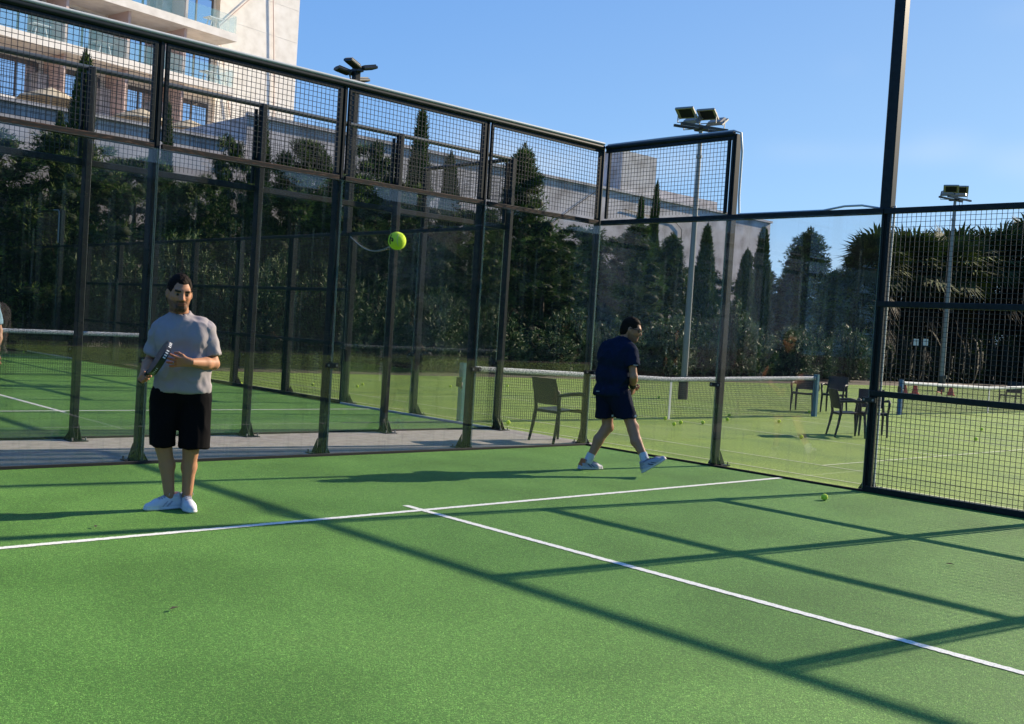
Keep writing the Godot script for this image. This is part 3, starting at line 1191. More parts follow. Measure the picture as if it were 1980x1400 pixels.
func fan(mb: MB, p: Vector3, d: Vector3, l: float, c: Color) -> void:
	# petiole, then blades spread like a hand
	var side := d.cross(Vector3.UP).normalized()
	var up := side.cross(d).normalized()
	mb.col = c * 0.8
	mb.wire(p, p + d * l * 0.5, 0.018)
	var q := p + d * l * 0.5
	for k in 19:
		var a := lerpf(-1.75, 1.75, k / 18.0) + rng.randf_range(-0.05, 0.05)
		var u := (d * cos(a) + side * sin(a) + up * 0.12).normalized()
		var len := l * (0.72 - 0.10 * absf(a)) * rng.randf_range(0.9, 1.1)
		var w := u.cross(up).normalized() * l * 0.032
		var g := up
		mb.col = c * rng.randf_range(0.75, 1.25)
		var m := q + u * len * 0.62
		var tip := q + u * len - Vector3(0, len * rng.randf_range(0.08, 0.3), 0)
		mb.tri(q, m + w, m - w, g)
		mb.tri(m + w, m - w, tip, g)

func palm_crown(seed_: int) -> MB:
	rng.seed = seed_
	var mb := MB.new()
	for i in 78:
		var el := rng.randf_range(-0.75, 1.25)
		var a := rng.randf() * TAU
		var d := Vector3(cos(a) * cos(el), sin(el), sin(a) * cos(el))
		fan(mb, Vector3(0, 0.1, 0), d, rng.randf_range(1.6, 2.3), green(Color(0.022, 0.036, 0.015), Color(0.085, 0.108, 0.038)))
	return mb

func palm_skirt(seed_: int) -> MB:
	rng.seed = seed_
	var mb := MB.new()
	for i in 34:
		var a := rng.randf() * TAU
		var el := rng.randf_range(-1.45, -0.6)
		fan(mb, Vector3(0, rng.randf_range(-1.6, -0.1), 0), Vector3(cos(a) * cos(el), sin(el), sin(a) * cos(el)), rng.randf_range(1.0, 1.6), green(Color(0.012, 0.011, 0.008), Color(0.026, 0.021, 0.013)))
	return mb

func trunk(h: float, r0: float, r1: float, seed_: int) -> MB:
	rng.seed = seed_
	var mb := MB.new()
	var pts := []
	var rad := []
	for i in 9:
		var t := i / 8.0
		pts.append(Vector3(sin(t * 3.0 + seed_) * 0.06, h * t - 0.05, cos(t * 2.3 + seed_) * 0.06 - 0.06))
		rad.append(lerpf(r0, r1, t) * rng.randf_range(0.9, 1.1))
	mb.tube(pts, rad, 9)
	return mb

func plants() -> void:
	var crown := {"slim": [], "con": [], "dome": [], "ole": [], "stem": [], "palm": []}
	for i in 3:
		crown.slim.append(cypress_crown(100 + i, [0.62, 0.8, 0.5][i]).mesh())
	for i in 3:
		crown.con.append(conifer_crown(200 + i).mesh())
	for i in 3:
		crown.dome.append(conifer_crown(240 + i, true).mesh())
	for i in 3:
		crown.ole.append(oleander_crown(300 + i).mesh())
		crown.stem.append(oleander_stems(330 + i).mesh())
	for i in 2:
		crown.palm.append(palm_crown(400 + i).mesh())
	var skirt := palm_skirt(410).mesh()
	var tr := trunk(6.0, 0.16, 0.05, 3).mesh()
	var palm_tr := trunk(5.0, 0.19, 0.16, 5).mesh()
	# kind, x, z, height, width, what sets it apart
	var trees := [
		["slim", -0.7, -24.0, 7.7, 2.3, "broad cypress at the left frame edge behind the second court"],
		["con", 1.6, -23.0, 5.4, 3.2, "low ragged conifer below the tall slim cypress at left"],
		["slim", 2.4, -24.5, 9.45, 1.5, "tall slim cypress rising in front of the hotel balconies at left"],
		["slim", 1.4, -23.6, 7.3, 1.0, "short dark cypress touching the left side of the tall slim one"],
		["slim", 5.2, -24.5, 8.4, 1.05, "thin cypress standing against the hotel's lowest terrace"],
		["con", 4.6, -22.0, 5.2, 2.6, "low bushy conifer between the two cypresses before the hotel"],
		["dome", 7.0, -23.6, 7.9, 1.8, "narrow rounded tree before the right end of the hotel terrace"],
		["slim", 8.4, -24.0, 8.6, 1.8, "full cypress in front of the hotel's blank end wall"],
		["dome", 9.9, -23.4, 8.2, 2.7, "bushy round-topped tree just right of the hotel wall"],
		["dome", 12.3, -23.0, 8.6, 2.6, "dense flat-topped tree behind the lamp post of the second court"],
		["slim", 15.0, -23.5, 9.95, 2.1, "tallest pointed cypress in the middle, tip above the mesh rail"],
		["slim", 16.0, -22.8, 8.3, 1.5, "smaller cypress leaning on the tallest pointed one"],
		["con", 19.2, -22.0, 9.05, 3.9, "large ragged conifer with a narrow top left of the wall corner"],
		["con", 16.6, -21.0, 5.9, 3.2, "low spreading conifer under the tall pointed cypress"],
		["con", 21.8, -20.5, 5.6, 3.6, "low spreading conifer below the grey wall at the corner post"],
		["slim", 28.4, -23.5, 8.35, 1.1, "left one of the twin slim cypresses before the pink rooftop room"],
		["slim", 29.6, -23.6, 9.15, 1.25, "right one of the twin slim cypresses before the pink rooftop room"],
		["con", 24.2, -20.0, 6.4, 4.2, "wide rounded conifer behind the man in navy"],
		["con", 27.8, -21.0, 6.4, 3.0, "rounded conifer directly behind the four-lamp floodlight pole"],
		["slim", 29.7, -20.5, 7.0, 2.0, "stout cypress just right of the four-lamp floodlight pole"],
		["slim", 32.3, -20.0, 6.1, 1.5, "shorter cypress of the pair in front of the grey wall's end"],
		["slim", 34.3, -20.5, 7.45, 1.7, "taller cypress of the pair in front of the grey wall's end"],
		["con", 38.6, -20.5, 7.8, 4.8, "layered conifer with stepped branches against open sky"],
		["con", 41.4, -19.5, 6.7, 4.0, "dark conifer between the layered one and the first palm"],
		["dome", -9.4, -23.6, 6.9, 4.6, "broad dark tree out at the far left behind the second court"],
		["dome", -6.6, -23.2, 6.6, 4.4, "broad dark tree filling the left side behind the far end wall"],
		["dome", -3.8, -23.0, 6.9, 4.4, "broad dark tree left of the cypress at the frame edge"],
		["dome", -1.2, -22.6, 6.5, 4.2, "broad dark tree beneath the cypress at the left frame edge"],
		["dome", 1.2, -22.4, 6.7, 3.8, "broad dark tree behind the far corner with the white cable"],
		["dome", 3.5, -22.8, 6.4, 3.6, "broad dark tree behind the tall slim cypress's foot"],
		["dome", 5.3, -22.0, 6.0, 2.8, "broad dark tree just left of the pale gap of wall"],
		["dome", 8.6, -22.2, 6.9, 3.4, "broad dark tree right of the pale gap of wall"],
		["dome", 10.9, -21.8, 6.9, 3.8, "broad dark tree under the round-topped conifer"],
		["dome", 13.4, -21.8, 7.0, 4.2, "broad dark tree under the flat-topped conifer"],
		["dome", 16.0, -21.2, 6.3, 4.0, "broad dark tree behind the flying ball"],
		["dome", 18.6, -20.0, 5.4, 4.0, "broad dark tree low between the lamp post and the corner post"],
		["dome", 21.0, -22.4, 6.2, 4.2, "broad dark tree left of the near enclosure's corner post"],
		["dome", 23.4, -22.6, 6.5, 4.4, "broad dark tree behind the near enclosure's corner post"],
		["dome", 26.2, -22.2, 6.3, 4.2, "broad dark tree filling the gap left of the twin cypresses' feet"],
		["dome", 31.2, -22.0, 5.4, 4.0, "broad dark tree between the stout cypress and the wall-end pair"],
		["con", 36.0, -21.6, 5.6, 4.4, "broad dark conifer just right of the grey wall's end"],
		["con", 40.0, -22.2, 6.0, 5.0, "broad dark conifer behind the layered one"],
		["con", 47.2, -23.8, 6.4, 5.0, "broad dark conifer behind the first palm trunks"],
		["con", 54.0, -24.2, 6.8, 5.4, "broad dark conifer behind the middle palm trunks"],
		["con", 61.0, -24.4, 7.2, 5.6, "broad dark conifer behind the right-hand palm trunks"],
		["con", 44.5, -22.5, 6.0, 4.0, "dark conifer behind the palm trunks beside the light pole post"],
	]
	for i in trees.size():
		var e: Array = trees[i]
		var o := thing({"slim": "cypress_tree", "con": "conifer_tree", "dome": "broad_tree"}[e[0]], e[5], "tree", Vector3(e[1], -0.02, e[2]), i * 1.7, "cypresses and conifers before the grey building")
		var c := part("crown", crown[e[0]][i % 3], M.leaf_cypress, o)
		var base := 8.1 if e[0] == "slim" else (8.05 if e[0] == "con" else 8.3)
		var w := 1.75 if e[0] == "slim" else 4.1
		c.scale = Vector3(e[4] / w, e[3] / base, e[4] / w)
		var t := part("trunk", tr, M.bark, o)
		t.scale = Vector3(1, e[3] / 8.0, 1)
	var palms := [
		[42.6, -19.0, 6.0, 1.0, "fan palm leaning its fronds over the sky left of the dark post"],
		[47.9, -19.5, 6.3, 1.2, "fan palm just right of the dark post, crown under the mesh rail"],
		[51.8, -19.0, 6.6, 1.2, "fan palm crossed by the two-headed floodlight pole"],
		[56.0, -20.5, 7.2, 1.25, "fan palm between the floodlight pole and the right-hand palms"],
		[60.3, -20.0, 7.8, 1.3, "tall fan palm second from the right frame edge"],
		[63.8, -19.0, 8.6, 1.35, "tallest fan palm at the right frame edge"],
		[50.2, -22.5, 6.2, 1.1, "rear fan palm filling the gap beside the dark post"],
		[58.0, -23.0, 7.2, 1.2, "rear fan palm filling the gap before the right edge"],
	]
	for i in palms.size():
		var e: Array = palms[i]
		var o := thing("fan_palm", e[4], "palm tree", Vector3(e[0], -0.02, e[1]), i * 2.1, "fan palms beyond the tennis courts")
		var t := part("trunk", palm_tr, M.bark, o)
		t.scale = Vector3(1.6, e[2] / 5.0, 1.6)
		var c := part("crown", crown.palm[i % 2], M.leaf_palm, o)
		c.position.y = e[2]
		c.scale = Vector3.ONE * e[3]
		var s := part("dead_fronds", skirt, M.leaf_palm, o)
		s.position.y = e[2]
		s.scale = Vector3(1.3, 1.5, 1.3) * e[3]
	var club := thing("clubhouse", "long dark clubhouse with a pale roof edge beyond the near end of the courts", "building", Vector3(22, 0, 41))
	var cm := MB.new()
	cm.box(Vector3(0, 3.6, 0), Vector3(120, 7.2, 8))
	part("wall", cm, M.terracotta, club)
	cm = MB.new()
	cm.box(Vector3(0, 7.5, -0.4), Vector3(121, 0.7, 9.4))
	part("roof", cm, M.render_grey, club)
	for i in 12:
		cm = MB.new()
		cm.box(Vector3(-55 + i * 10, 2.4, -4.02), Vector3(6.4, 3.2, 0.08))
		part("window", cm, M.window_frame, club)
	# the trees that close the grounds on the other sides; the glass walls mirror them
	var others := [[-16, 32, 9.0, 7.0], [-9, 34, 8.2, 7.5], [-2, 31, 9.6, 7.0], [5, 33, 8.4, 7.5], [12, 32, 9.8, 7.0], [19, 34, 9.0, 8.0], [26, 32, 10.0, 7.5], [33, 35, 9.2, 8.0], [40, 33, 10.4, 8.0], [48, 36, 10.0, 8.5], [57, 34, 11.0, 9.0], [67, 36, 11.0, 9.0],
		[-20, -24, 7.5, 6.0], [-27, -20, 8.0, 6.5], [-34, -14, 8.5, 7.0], [-40, -6, 8.5, 7.0], [-42, 4, 8.5, 7.5], [-14, -25, 7.0, 5.5], [67, -13, 9.0, 6.0], [72, -17, 10.0, 7.0], [70, -9, 8.0, 6.0], [78, -13, 10.0, 7.0], [84, -18, 10.0, 7.0], [77, -22, 10.0, 7.0]]
	var side_of := ["in the row before the dark clubhouse", "at the far left of both padel courts", "past the palms at the right frame edge"]
	var order := ["first", "second", "third", "fourth", "fifth", "sixth", "seventh", "eighth", "ninth", "tenth", "eleventh", "twelfth"]
	for i in others.size():
		var e: Array = others[i]
		var o := thing("conifer_tree", "dark conifer, %s %s" % [order[i if i < 12 else (i - 12) % 6], side_of[0 if i < 12 else (1 if i < 18 else 2)]], "tree", Vector3(e[0], -0.02, e[1]), i * 2.3, "conifers closing the grounds outside the picture")
		var c := part("crown", crown.con[i % 3], M.leaf_cypress, o)
		c.scale = Vector3(e[3] / 4.1, e[2] / 8.05, e[3] / 4.1)
		part("trunk", tr, M.bark, o).scale = Vector3(1.4, e[2] / 8.0, 1.4)
	# flowering oleanders and dark shrubs along the far edge of the tennis turf
	var spots := [
		[-8.5, -24.2, 3.0, "oleander behind the far court's end wall, leftmost in view"], [-5.8, -24.0, 3.6, "oleander behind the far court's end wall, second from left"], [-3.2, -23.8, 4.2, "tall oleander behind the far end wall above the net's left end"], [-0.9, -23.4, 4.2, "oleander behind the far corner with the white cable"],
		[1.4, -21.4, 4.2, "tall oleander just beyond the far court's corner"], [1.9, -18.6, 3.2, "oleander nearest the far court's side mesh"], [3.6, -19.6, 3.9, "oleander seen left of the grey-shirted man's head"], [4.4, -17.4, 3.3, "pale oleander behind the man in the grey shirt"],
		[6.0, -18.6, 3.7, "oleander between the grey-shirted man and the next post"], [6.9, -16.8, 3.3, "front oleander seen through the side mesh"], [8.6, -17.0, 2.9, "front oleander left of the flying ball's post"], [10.2, -16.6, 2.6, "bright-leaved oleander below the flying ball"],
		[11.6, -17.4, 2.9, "oleander behind the blue net post at left"], [13.6, -17.2, 2.6, "dark oleander left of the nearest chair"], [15.8, -16.6, 1.7, "small whitish oleander above the net tape near the chair"], [17.9, -17.6, 2.6, "oleander above the nearest chair's right side"],
		[20.0, -17.0, 2.3, "oleander just left of the man in navy"], [22.3, -16.6, 2.7, "whitish oleander to the right of the man in navy"], [24.5, -17.2, 2.6, "oleander left of the floodlight pole's foot"], [26.9, -16.8, 3.6, "tall silvery oleander right of the floodlight pole"],
		[29.3, -17.5, 2.9, "oleander behind the right end of the middle net"], [31.8, -17.0, 2.6, "dark oleander above the pair of chairs"], [34.5, -17.6, 2.9, "dark oleander left of the side wall's dark post"], [37.3, -17.2, 3.0, "dark oleander hidden partly by the dark post"],
	]
	for i in spots.size():
		var e: Array = spots[i]
		var o := thing("oleander_bush", e[3], "bush", Vector3(e[0], -0.02, e[1]), i * 1.3, "oleander bushes along the hedge")
		var c := part("foliage", crown.ole[i % 3], M.leaf_oleander, o)
		c.scale = Vector3(1.12, e[2] / 2.7, 1.12)
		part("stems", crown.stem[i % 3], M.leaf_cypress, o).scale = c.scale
	# the unbroken dark hedge behind everything, one mass
	var hd := MB.new()
	rng.seed = 77
	for i in 260:
		var x := rng.randf_range(-14.0, 78.0)
		var z := rng.randf_range(-19.8, -18.4) if x > 2.0 else rng.randf_range(-25.5, -23.5)
		var hh := rng.randf_range(1.2, 1.9) + (1.3 if x > 40.0 else 0.0)
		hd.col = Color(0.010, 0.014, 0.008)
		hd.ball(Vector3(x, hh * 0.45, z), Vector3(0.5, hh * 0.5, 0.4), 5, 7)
		for k in 110:
			var u := rv().normalized()
			lance(hd, Vector3(x, hh * 0.5, z) + u * Vector3(0.8, hh * 0.66, 0.6) * rng.randf_range(0.7, 1.1), (u + rv() * 0.8 + Vector3.UP * 0.3).normalized(), 0.26, 0.045, green(Color(0.014, 0.021, 0.010), Color(0.042, 0.055, 0.024)))
	part("hedge", hd, M.leaf_cypress, self, "stuff").set_meta("label", "dark continuous hedge running behind the tennis courts")

# ------------------------------------------------------------------ nets
func netting(a: Vector3, b: Vector3, ha: float, hm: float, hb: float, cell: float, r: float, sag: float) -> MB:
	var mb := MB.new()
	var len := (b - a).length()
	var cols := int(len / cell)
	var rows := int(ha / cell)
	var prev := []
	for i in cols + 1:
		var t := float(i) / cols
		var h := net_h(t, ha, hm, hb)
		var p := a.lerp(b, t)
		var lo := 0.03 + sag * sin(t * PI * 6.0) * 0.5
		mb.wire(p + Vector3(0, lo, 0), p + Vector3(0, h, 0), r)
		var now := []
		for j in rows + 1:
			now.append(p + Vector3(0, lerpf(lo, h, float(j) / rows), 0.002))
		if i % 4 == 0 or i == cols:
			if prev.size():
				for j in rows:
					mb.wire(prev[j], now[j], r)
			prev = now
	return mb

func net_h(t: float, ha: float, hm: float, hb: float) -> float:
	return lerpf(ha, hm, t * 2.0) if t < 0.5 else lerpf(hm, hb, t * 2.0 - 1.0)

func net(label: String, a: Vector3, b: Vector3, ha: float, hm: float, post_mat: Material, tape_mat: Material, cell: float, padel: bool) -> void:
	var root := thing("tennis_net" if not padel else "padel_net", label, "net")
	var n := part("netting", netting(a + Vector3(0.12, 0, 0), b - Vector3(0.12, 0, 0), ha - 0.04, hm - 0.04, ha - 0.04, cell, 0.0022, 0.03), M.net_black, root, "stuff")
	var mb := MB.new()
	# folded canvas band, rounded over the cable
	var ring := []
	for k in 10:
		var an := TAU * k / 10.0
		ring.append(Vector3(0, 0.043 * sin(an), 0.024 * cos(an)))
	for i in 12:
		var p := (a + Vector3(0.05, 0, 0)).lerp(b - Vector3(0.05, 0, 0), i / 12.0)
		var q := (a + Vector3(0.05, 0, 0)).lerp(b - Vector3(0.05, 0, 0), (i + 1) / 12.0)
		p.y = net_h(i / 12.0, ha, hm, ha) - 0.03
		q.y = net_h((i + 1) / 12.0, ha, hm, ha) - 0.03
		for k in 10:
			var k2 := (k + 1) % 10
			mb.quad(p + ring[k], q + ring[k], q + ring[k2], p + ring[k2], ring[k] + ring[k2])
	part("tape", mb, tape_mat, root)
	mb = MB.new()
	var m := (a + b) * 0.5
	mb.box(m + Vector3(0, hm * 0.5, 0.004), Vector3(0.055, hm, 0.012))
	part("centre_strap", mb, M.net_tape_white, root)
	for e in [[a, -1.0], [b, 1.0]]:
		mb = MB.new()
		mb.bar(e[0] + Vector3(0, (ha + 0.05) * 0.5, 0), Vector3(0.10, ha + 0.05, 0.10), 0.012)
		var p := part("net_post", mb, post_mat, root)
		if not padel:
			mb = MB.new()
			mb.box(e[0] + Vector3(0.075 * e[1], 0.62, 0), Vector3(0.05, 0.14, 0.07))
			mb.tube([e[0] + Vector3(0.10 * e[1], 0.62, 0.02), e[0] + Vector3(0.10 * e[1], 0.62, 0.10), e[0] + Vector3(0.10 * e[1], 0.52, 0.10)], 0.009, 6)
			part("winder", mb, M.black_metal, p)
			mb = MB.new()
			var pts := []
			for i in 9:
				pts.append(e[0] + Vector3(-0.11 * e[1] - 0.03 * sin(i * 1.3) * e[1], ha * (1.0 - i / 9.0), 0.03))
			mb.tube(pts, 0.006, 5)
			part("lacing_cord", mb, M.net_black, p)

func nets() -> void:
	net("tennis net with blue posts stretching behind the man in navy", Vector3(-0.02 + 0.16, 0, -2.72), Vector3(10.15, 0, -2.72), 0.86, 0.76, M.post_teal, M.net_tape, 0.045, false)
	net("tennis net with blue post and white tape seen through the right-hand wire mesh", Vector3(14.06, 0, -2.75), Vector3(24.25, 0, -2.75), 0.80, 0.72, M.post_blue, M.net_tape_white, 0.045, false)
	net("padel net of the second court, left of the man in grey", Vector3(-9.95, 0, -11.65), Vector3(-0.06, 0, -11.65), 0.90, 0.86, M.steel_green, M.net_tape, 0.045, true)

# ------------------------------------------------------------------ light poles
func flood(root: Node, at: Vector3, turn: float, tilt: float, s := 1.0) -> void:
	var b := Basis(Vector3.UP, turn) * Basis(Vector3.RIGHT, tilt)
	var mb := MB.new()
	# a shallow case that narrows towards its back
	var f := [Vector3(-0.29, -0.22, 0.05), Vector3(0.29, -0.22, 0.05), Vector3(0.29, 0.22, 0.05), Vector3(-0.29, 0.22, 0.05)]
	var k := [Vector3(-0.22, -0.17, -0.06), Vector3(0.22, -0.17, -0.06), Vector3(0.22, 0.17, -0.06), Vector3(-0.22, 0.17, -0.06)]
	for i in 4:
		var j := (i + 1) % 4
		mb.quad(at + b * (f[i] * s), at + b * (f[j] * s), at + b * (k[j] * s), at + b * (k[i] * s), b * (f[i] + f[j]))
	mb.quad(at + b * (f[0] * s), at + b * (f[1] * s), at + b * (f[2] * s), at + b * (f[3] * s), b * Vector3.BACK)
	mb.quad(at + b * (k[0] * s), at + b * (k[1] * s), at + b * (k[2] * s), at + b * (k[3] * s), b * Vector3.FORWARD)
	mb.box(at + b * Vector3(0, 0.23, 0.045) * s, Vector3(0.60, 0.02, 0.07) * s, b)
	for x in [-0.275, 0.275]:
		mb.box(at + b * Vector3(x * 1.09, 0, 0.04) * s, Vector3(0.02, 0.46, 0.05) * s, b)
	var yb := Basis(Vector3.UP, turn)
	for x in [-0.29, 0.29]:
		mb.box(at + yb * Vector3(x, -0.14, 0.0) * s, Vector3(0.02, 0.32, 0.04) * s, yb)
	mb.box(at + yb * Vector3(0, -0.30, 0.0) * s, Vector3(0.60, 0.02, 0.04) * s, yb)
	var o := part("floodlight", mb, M.lamp_grey, root)
	mb = MB.new()
	mb.box(at + b * Vector3(0, 0, 0.054) * s, Vector3(0.44, 0.34, 0.01) * s, b)
	part("lens", mb, M.lamp_lens, o)

# flat lamp head reaching out along dir, its lens underneath
func led(root: Node, at: Vector3, dir: Vector3) -> void:
	var d := dir.normalized()
	var side := Vector3(0, 0, 1) - d * d.z
	side = side.normalized()
	var dn := d.cross(side)
	if dn.y > 0.0:
		dn = -dn
		side = -side
	var b := Basis(side, d, dn)
	var c := at + d * 0.15
	var mb := MB.new()
	mb.bar(c, Vector3(0.19, 0.26, 0.05), 0.015, b)
	for i in 6:
		mb.box(c + b * Vector3(-0.07 + i * 0.028, 0.0, -0.035), Vector3(0.006, 0.23, 0.025), b)
	mb.box(at + d * 0.01, Vector3(0.05, 0.08, 0.04), b)
	var o := part("floodlight", mb, M.lamp_dark, root)
	mb = MB.new()
	mb.box(c + b * Vector3(0, 0, 0.027), Vector3(0.155, 0.215, 0.006), b)
	part("lens", mb, M.lamp_lens, o)

func light_poles() -> void:
	# tall round poles of the tennis courts
	var a := thing("floodlight_pole", "tall grey pole with four floodlights beside the middle tennis net", "light pole", Vector3(10.89, 0, -6.84))
	var mb := MB.new()
	mb.tube([Vector3(0, 0, 0), Vector3(0, 3.0, 0), Vector3(0, 6.71, 0)], [0.085, 0.075, 0.048], 14)
	mb.tube([Vector3(0, 6.0, 0), Vector3(0, 6.06, 0)], 0.075, 12)
	part("pole", mb, M.galvanised, a)
	mb = MB.new()
	mb.tube([Vector3(0, 0, 0), Vector3(0, 0.55, 0)], 0.125, 12)
	mb.box(Vector3(0, 0.52, 0.13), Vector3(0.1, 0.12, 0.06))
	part("base_sleeve", mb, M.lamp_dark, a)
	var tb := Basis(Vector3.UP, deg_to_rad(-20))
	mb = MB.new()
	mb.box(Vector3(0, 6.74, 0) + tb * Vector3(0, 0, 0.16), Vector3(1.35, 0.06, 0.06), tb)
	mb.box(Vector3(0, 6.74, 0) + tb * Vector3(0, 0, -0.16), Vector3(1.35, 0.06, 0.06), tb)
	mb.box(Vector3(0, 6.71, 0), Vector3(0.14, 0.06, 0.40), tb)
	mb.tube([Vector3(0.15, 6.71, 0.1), Vector3(0.22, 6.56, 0.1), Vector3(0.32, 6.52, 0.12), Vector3(0.42, 6.58, 0.14), Vector3(0.45, 6.72, 0.15)], 0.01, 5)
	part("crossarm", mb, M.lamp_dark, a)
	flood(a, Vector3(0, 7.02, 0) + tb * Vector3(-0.55, 0, 0.18), deg_to_rad(-78), deg_to_rad(56), 0.78)
	flood(a, Vector3(0, 7.08, 0) + tb * Vector3(0.10, 0, 0.12), deg_to_rad(-78), deg_to_rad(56), 0.78)
	flood(a, Vector3(0, 6.94, 0) + tb * Vector3(-0.16, 0, -0.18), deg_to_rad(98), deg_to_rad(56), 0.76)
	flood(a, Vector3(0, 7.00, 0) + tb * Vector3(0.56, 0, -0.18), deg_to_rad(98), deg_to_rad(56), 0.78)
	var c := copy(a, "farther grey pole with four floodlights seen through the right-hand mesh", Vector3(33.8, 0, -10.8), deg_to_rad(12), Vector3(1.25, 1.215, 1.25))
	c.set_meta("group", "tennis court floodlight poles")
	a.set_meta("group", "tennis court floodlight poles")
	# square posts standing on the padel enclosures
	var p := thing("led_lamp_post", "dark square lamp post with four flat floodlights on the second court's side wall", "light pole", Vector3(0.08, H1, -5.95), 0.0, "square lamp posts on the padel enclosures")
	mb = MB.new()
	mb.bar(Vector3(0, 1.42, 0), Vector3(0.11, 2.84, 0.12), 0.01)
	part("pole", mb, M.steel_green, p)
	mb = MB.new()
	mb.box(Vector3(0, 2.80, 0), Vector3(0.12, 0.05, 0.26))
	mb.tube([Vector3(-0.02, 2.62, 0.08), Vector3(-0.16, 2.60, 0.09), Vector3(-0.20, 2.70, 0.09)], 0.015, 6)
	mb.tube([Vector3(0.02, 2.55, -0.08), Vector3(0.14, 2.53, -0.09), Vector3(0.20, 2.60, -0.09)], 0.015, 6)
	part("crossarm", mb, M.lamp_dark, p)
	led(p, Vector3(-0.03, 2.83, 0.09), Vector3(-1, 0.30, 0.25))
	led(p, Vector3(0.03, 2.83, 0.09), Vector3(1, 0.26, 0.1))
	led(p, Vector3(-0.05, 2.75, -0.10), Vector3(-1, 0.16, -0.1))
	led(p, Vector3(0.05, 2.66, -0.10), Vector3(1, 0.22, -0.2))
	copy(p, "dark square lamp post rising out of frame above the right side wall", Vector3(0.085, H1, 3.919), PI)

# ------------------------------------------------------------------ chairs
func chair(label: String, at: Vector3, turn: float, pale := false) -> Node3D:
	# local: +z is the way the sitter faces
	var o := thing("plastic_armchair", label, "chair", at, turn, "plastic armchairs by the courts")
	var m: Material = M.chair_plastic
	var mb := MB.new()
	# dished seat in strips
	for i in 6:
		for j in 6:
			var q := []
			for e in [[i, j], [i + 1, j], [i + 1, j + 1], [i, j + 1]]:
				var u: float = e[0] / 6.0 * 2.0 - 1.0
				var w: float = e[1] / 6.0 * 2.0 - 1.0
				q.append(Vector3(u * 0.225, 0.425 + 0.018 * (u * u) + 0.012 * w - (0.02 if w > 0.9 else 0.0), w * 0.21))
			mb.quad(q[0], q[1], q[2], q[3], Vector3.UP)
			var dn := Vector3(0, -0.018, 0)
			mb.quad(q[0] + dn, q[1] + dn, q[2] + dn, q[3] + dn, Vector3.DOWN)
	mb.box(Vector3(0, 0.412, 0.21), Vector3(0.45, 0.035, 0.02))
	mb.box(Vector3(0, 0.405, -0.21), Vector3(0.45, 0.035, 0.02))
	part("seat", mb, M.chair_pale if pale else m, o)
	mb = MB.new()
	for i in 6:
		for j in 6:
			var q := []
			for e in [[i, j], [i + 1, j], [i + 1, j + 1], [i, j + 1]]:
				var u: float = e[0] / 6.0 * 2.0 - 1.0
				var w: float = e[1] / 6.0
				q.append(Vector3(u * (0.195 + 0.02 * w), 0.50 + 0.34 * w - 0.02 * u * u * w + (0.018 * absf(u) if w > 0.95 else 0.0), -0.225 - 0.09 * w - 0.025 * (1.0 - u * u)))
			mb.quad(q[0], q[1], q[2], q[3], Vector3.BACK)
			var bk := Vector3(0, 0, -0.016)
			mb.quad(q[0] + bk, q[1] + bk, q[2] + bk, q[3] + bk, Vector3.FORWARD)
			if j == 5:
				mb.quad(q[3], q[2], q[2] + bk, q[3] + bk, Vector3.UP)
			if j == 0:
				mb.quad(q[0], q[1], q[1] + bk, q[0] + bk, Vector3.DOWN)
	part("backrest", mb, m, o)
	for s in [-1.0, 1.0]:
		mb = MB.new()
		mb.tube([Vector3(s * 0.235, 0.0, -0.30), Vector3(s * 0.228, 0.2, -0.255), Vector3(s * 0.222, 0.43, -0.215), Vector3(s * 0.215, 0.60, -0.245), Vector3(s * 0.212, 0.84, -0.318)], [0.017, 0.022, 0.026, 0.022, 0.016], 8)
		part("leg", mb, m, o)
		mb = MB.new()
		mb.tube([Vector3(s * 0.245, 0.0, 0.235), Vector3(s * 0.238, 0.22, 0.225), Vector3(s * 0.232, 0.42, 0.205)], [0.017, 0.022, 0.026], 8)
		part("leg", mb, m, o)
		mb = MB.new()
		mb.tube([Vector3(s * 0.225, 0.625, -0.25), Vector3(s * 0.255, 0.645, -0.10), Vector3(s * 0.262, 0.655, 0.10), Vector3(s * 0.258, 0.64, 0.20), Vector3(s * 0.25, 0.58, 0.235), Vector3(s * 0.238, 0.42, 0.21)], [0.018, 0.024, 0.026, 0.026, 0.023, 0.02], 8)
		part("armrest", mb, m, o)
	return o

func chairs() -> void:
	var c := chair("dark plastic armchair standing alone on the concrete beside the corner post", Vector3(-0.17, 0.012, -0.36), PI * 0.5 - 0.04)
	copy(c, "dark armchair behind the right post of the middle tennis net", Vector3(11.35, 0.005, -3.72), -PI * 0.5 + 0.35)
	copy(c, "dark armchair just right of the middle net's blue end post", Vector3(12.05, 0.005, -3.35), -PI * 0.5 + 0.3)
	copy(c, "dark armchair with its back turned, on the turf left of the thick dark post", Vector3(6.22, 0.005, 0.26), 0.85, Vector3.ONE * 0.95)
	copy(c, "dark armchair half hidden by the side wall's thick dark post", Vector3(7.02, 0.005, 0.27), -PI * 0.3, Vector3.ONE * 0.95)
	copy(c, "dark armchair behind the right-hand tennis net near the right frame edge", Vector3(22.8, 0.005, -3.6), -PI * 0.5)

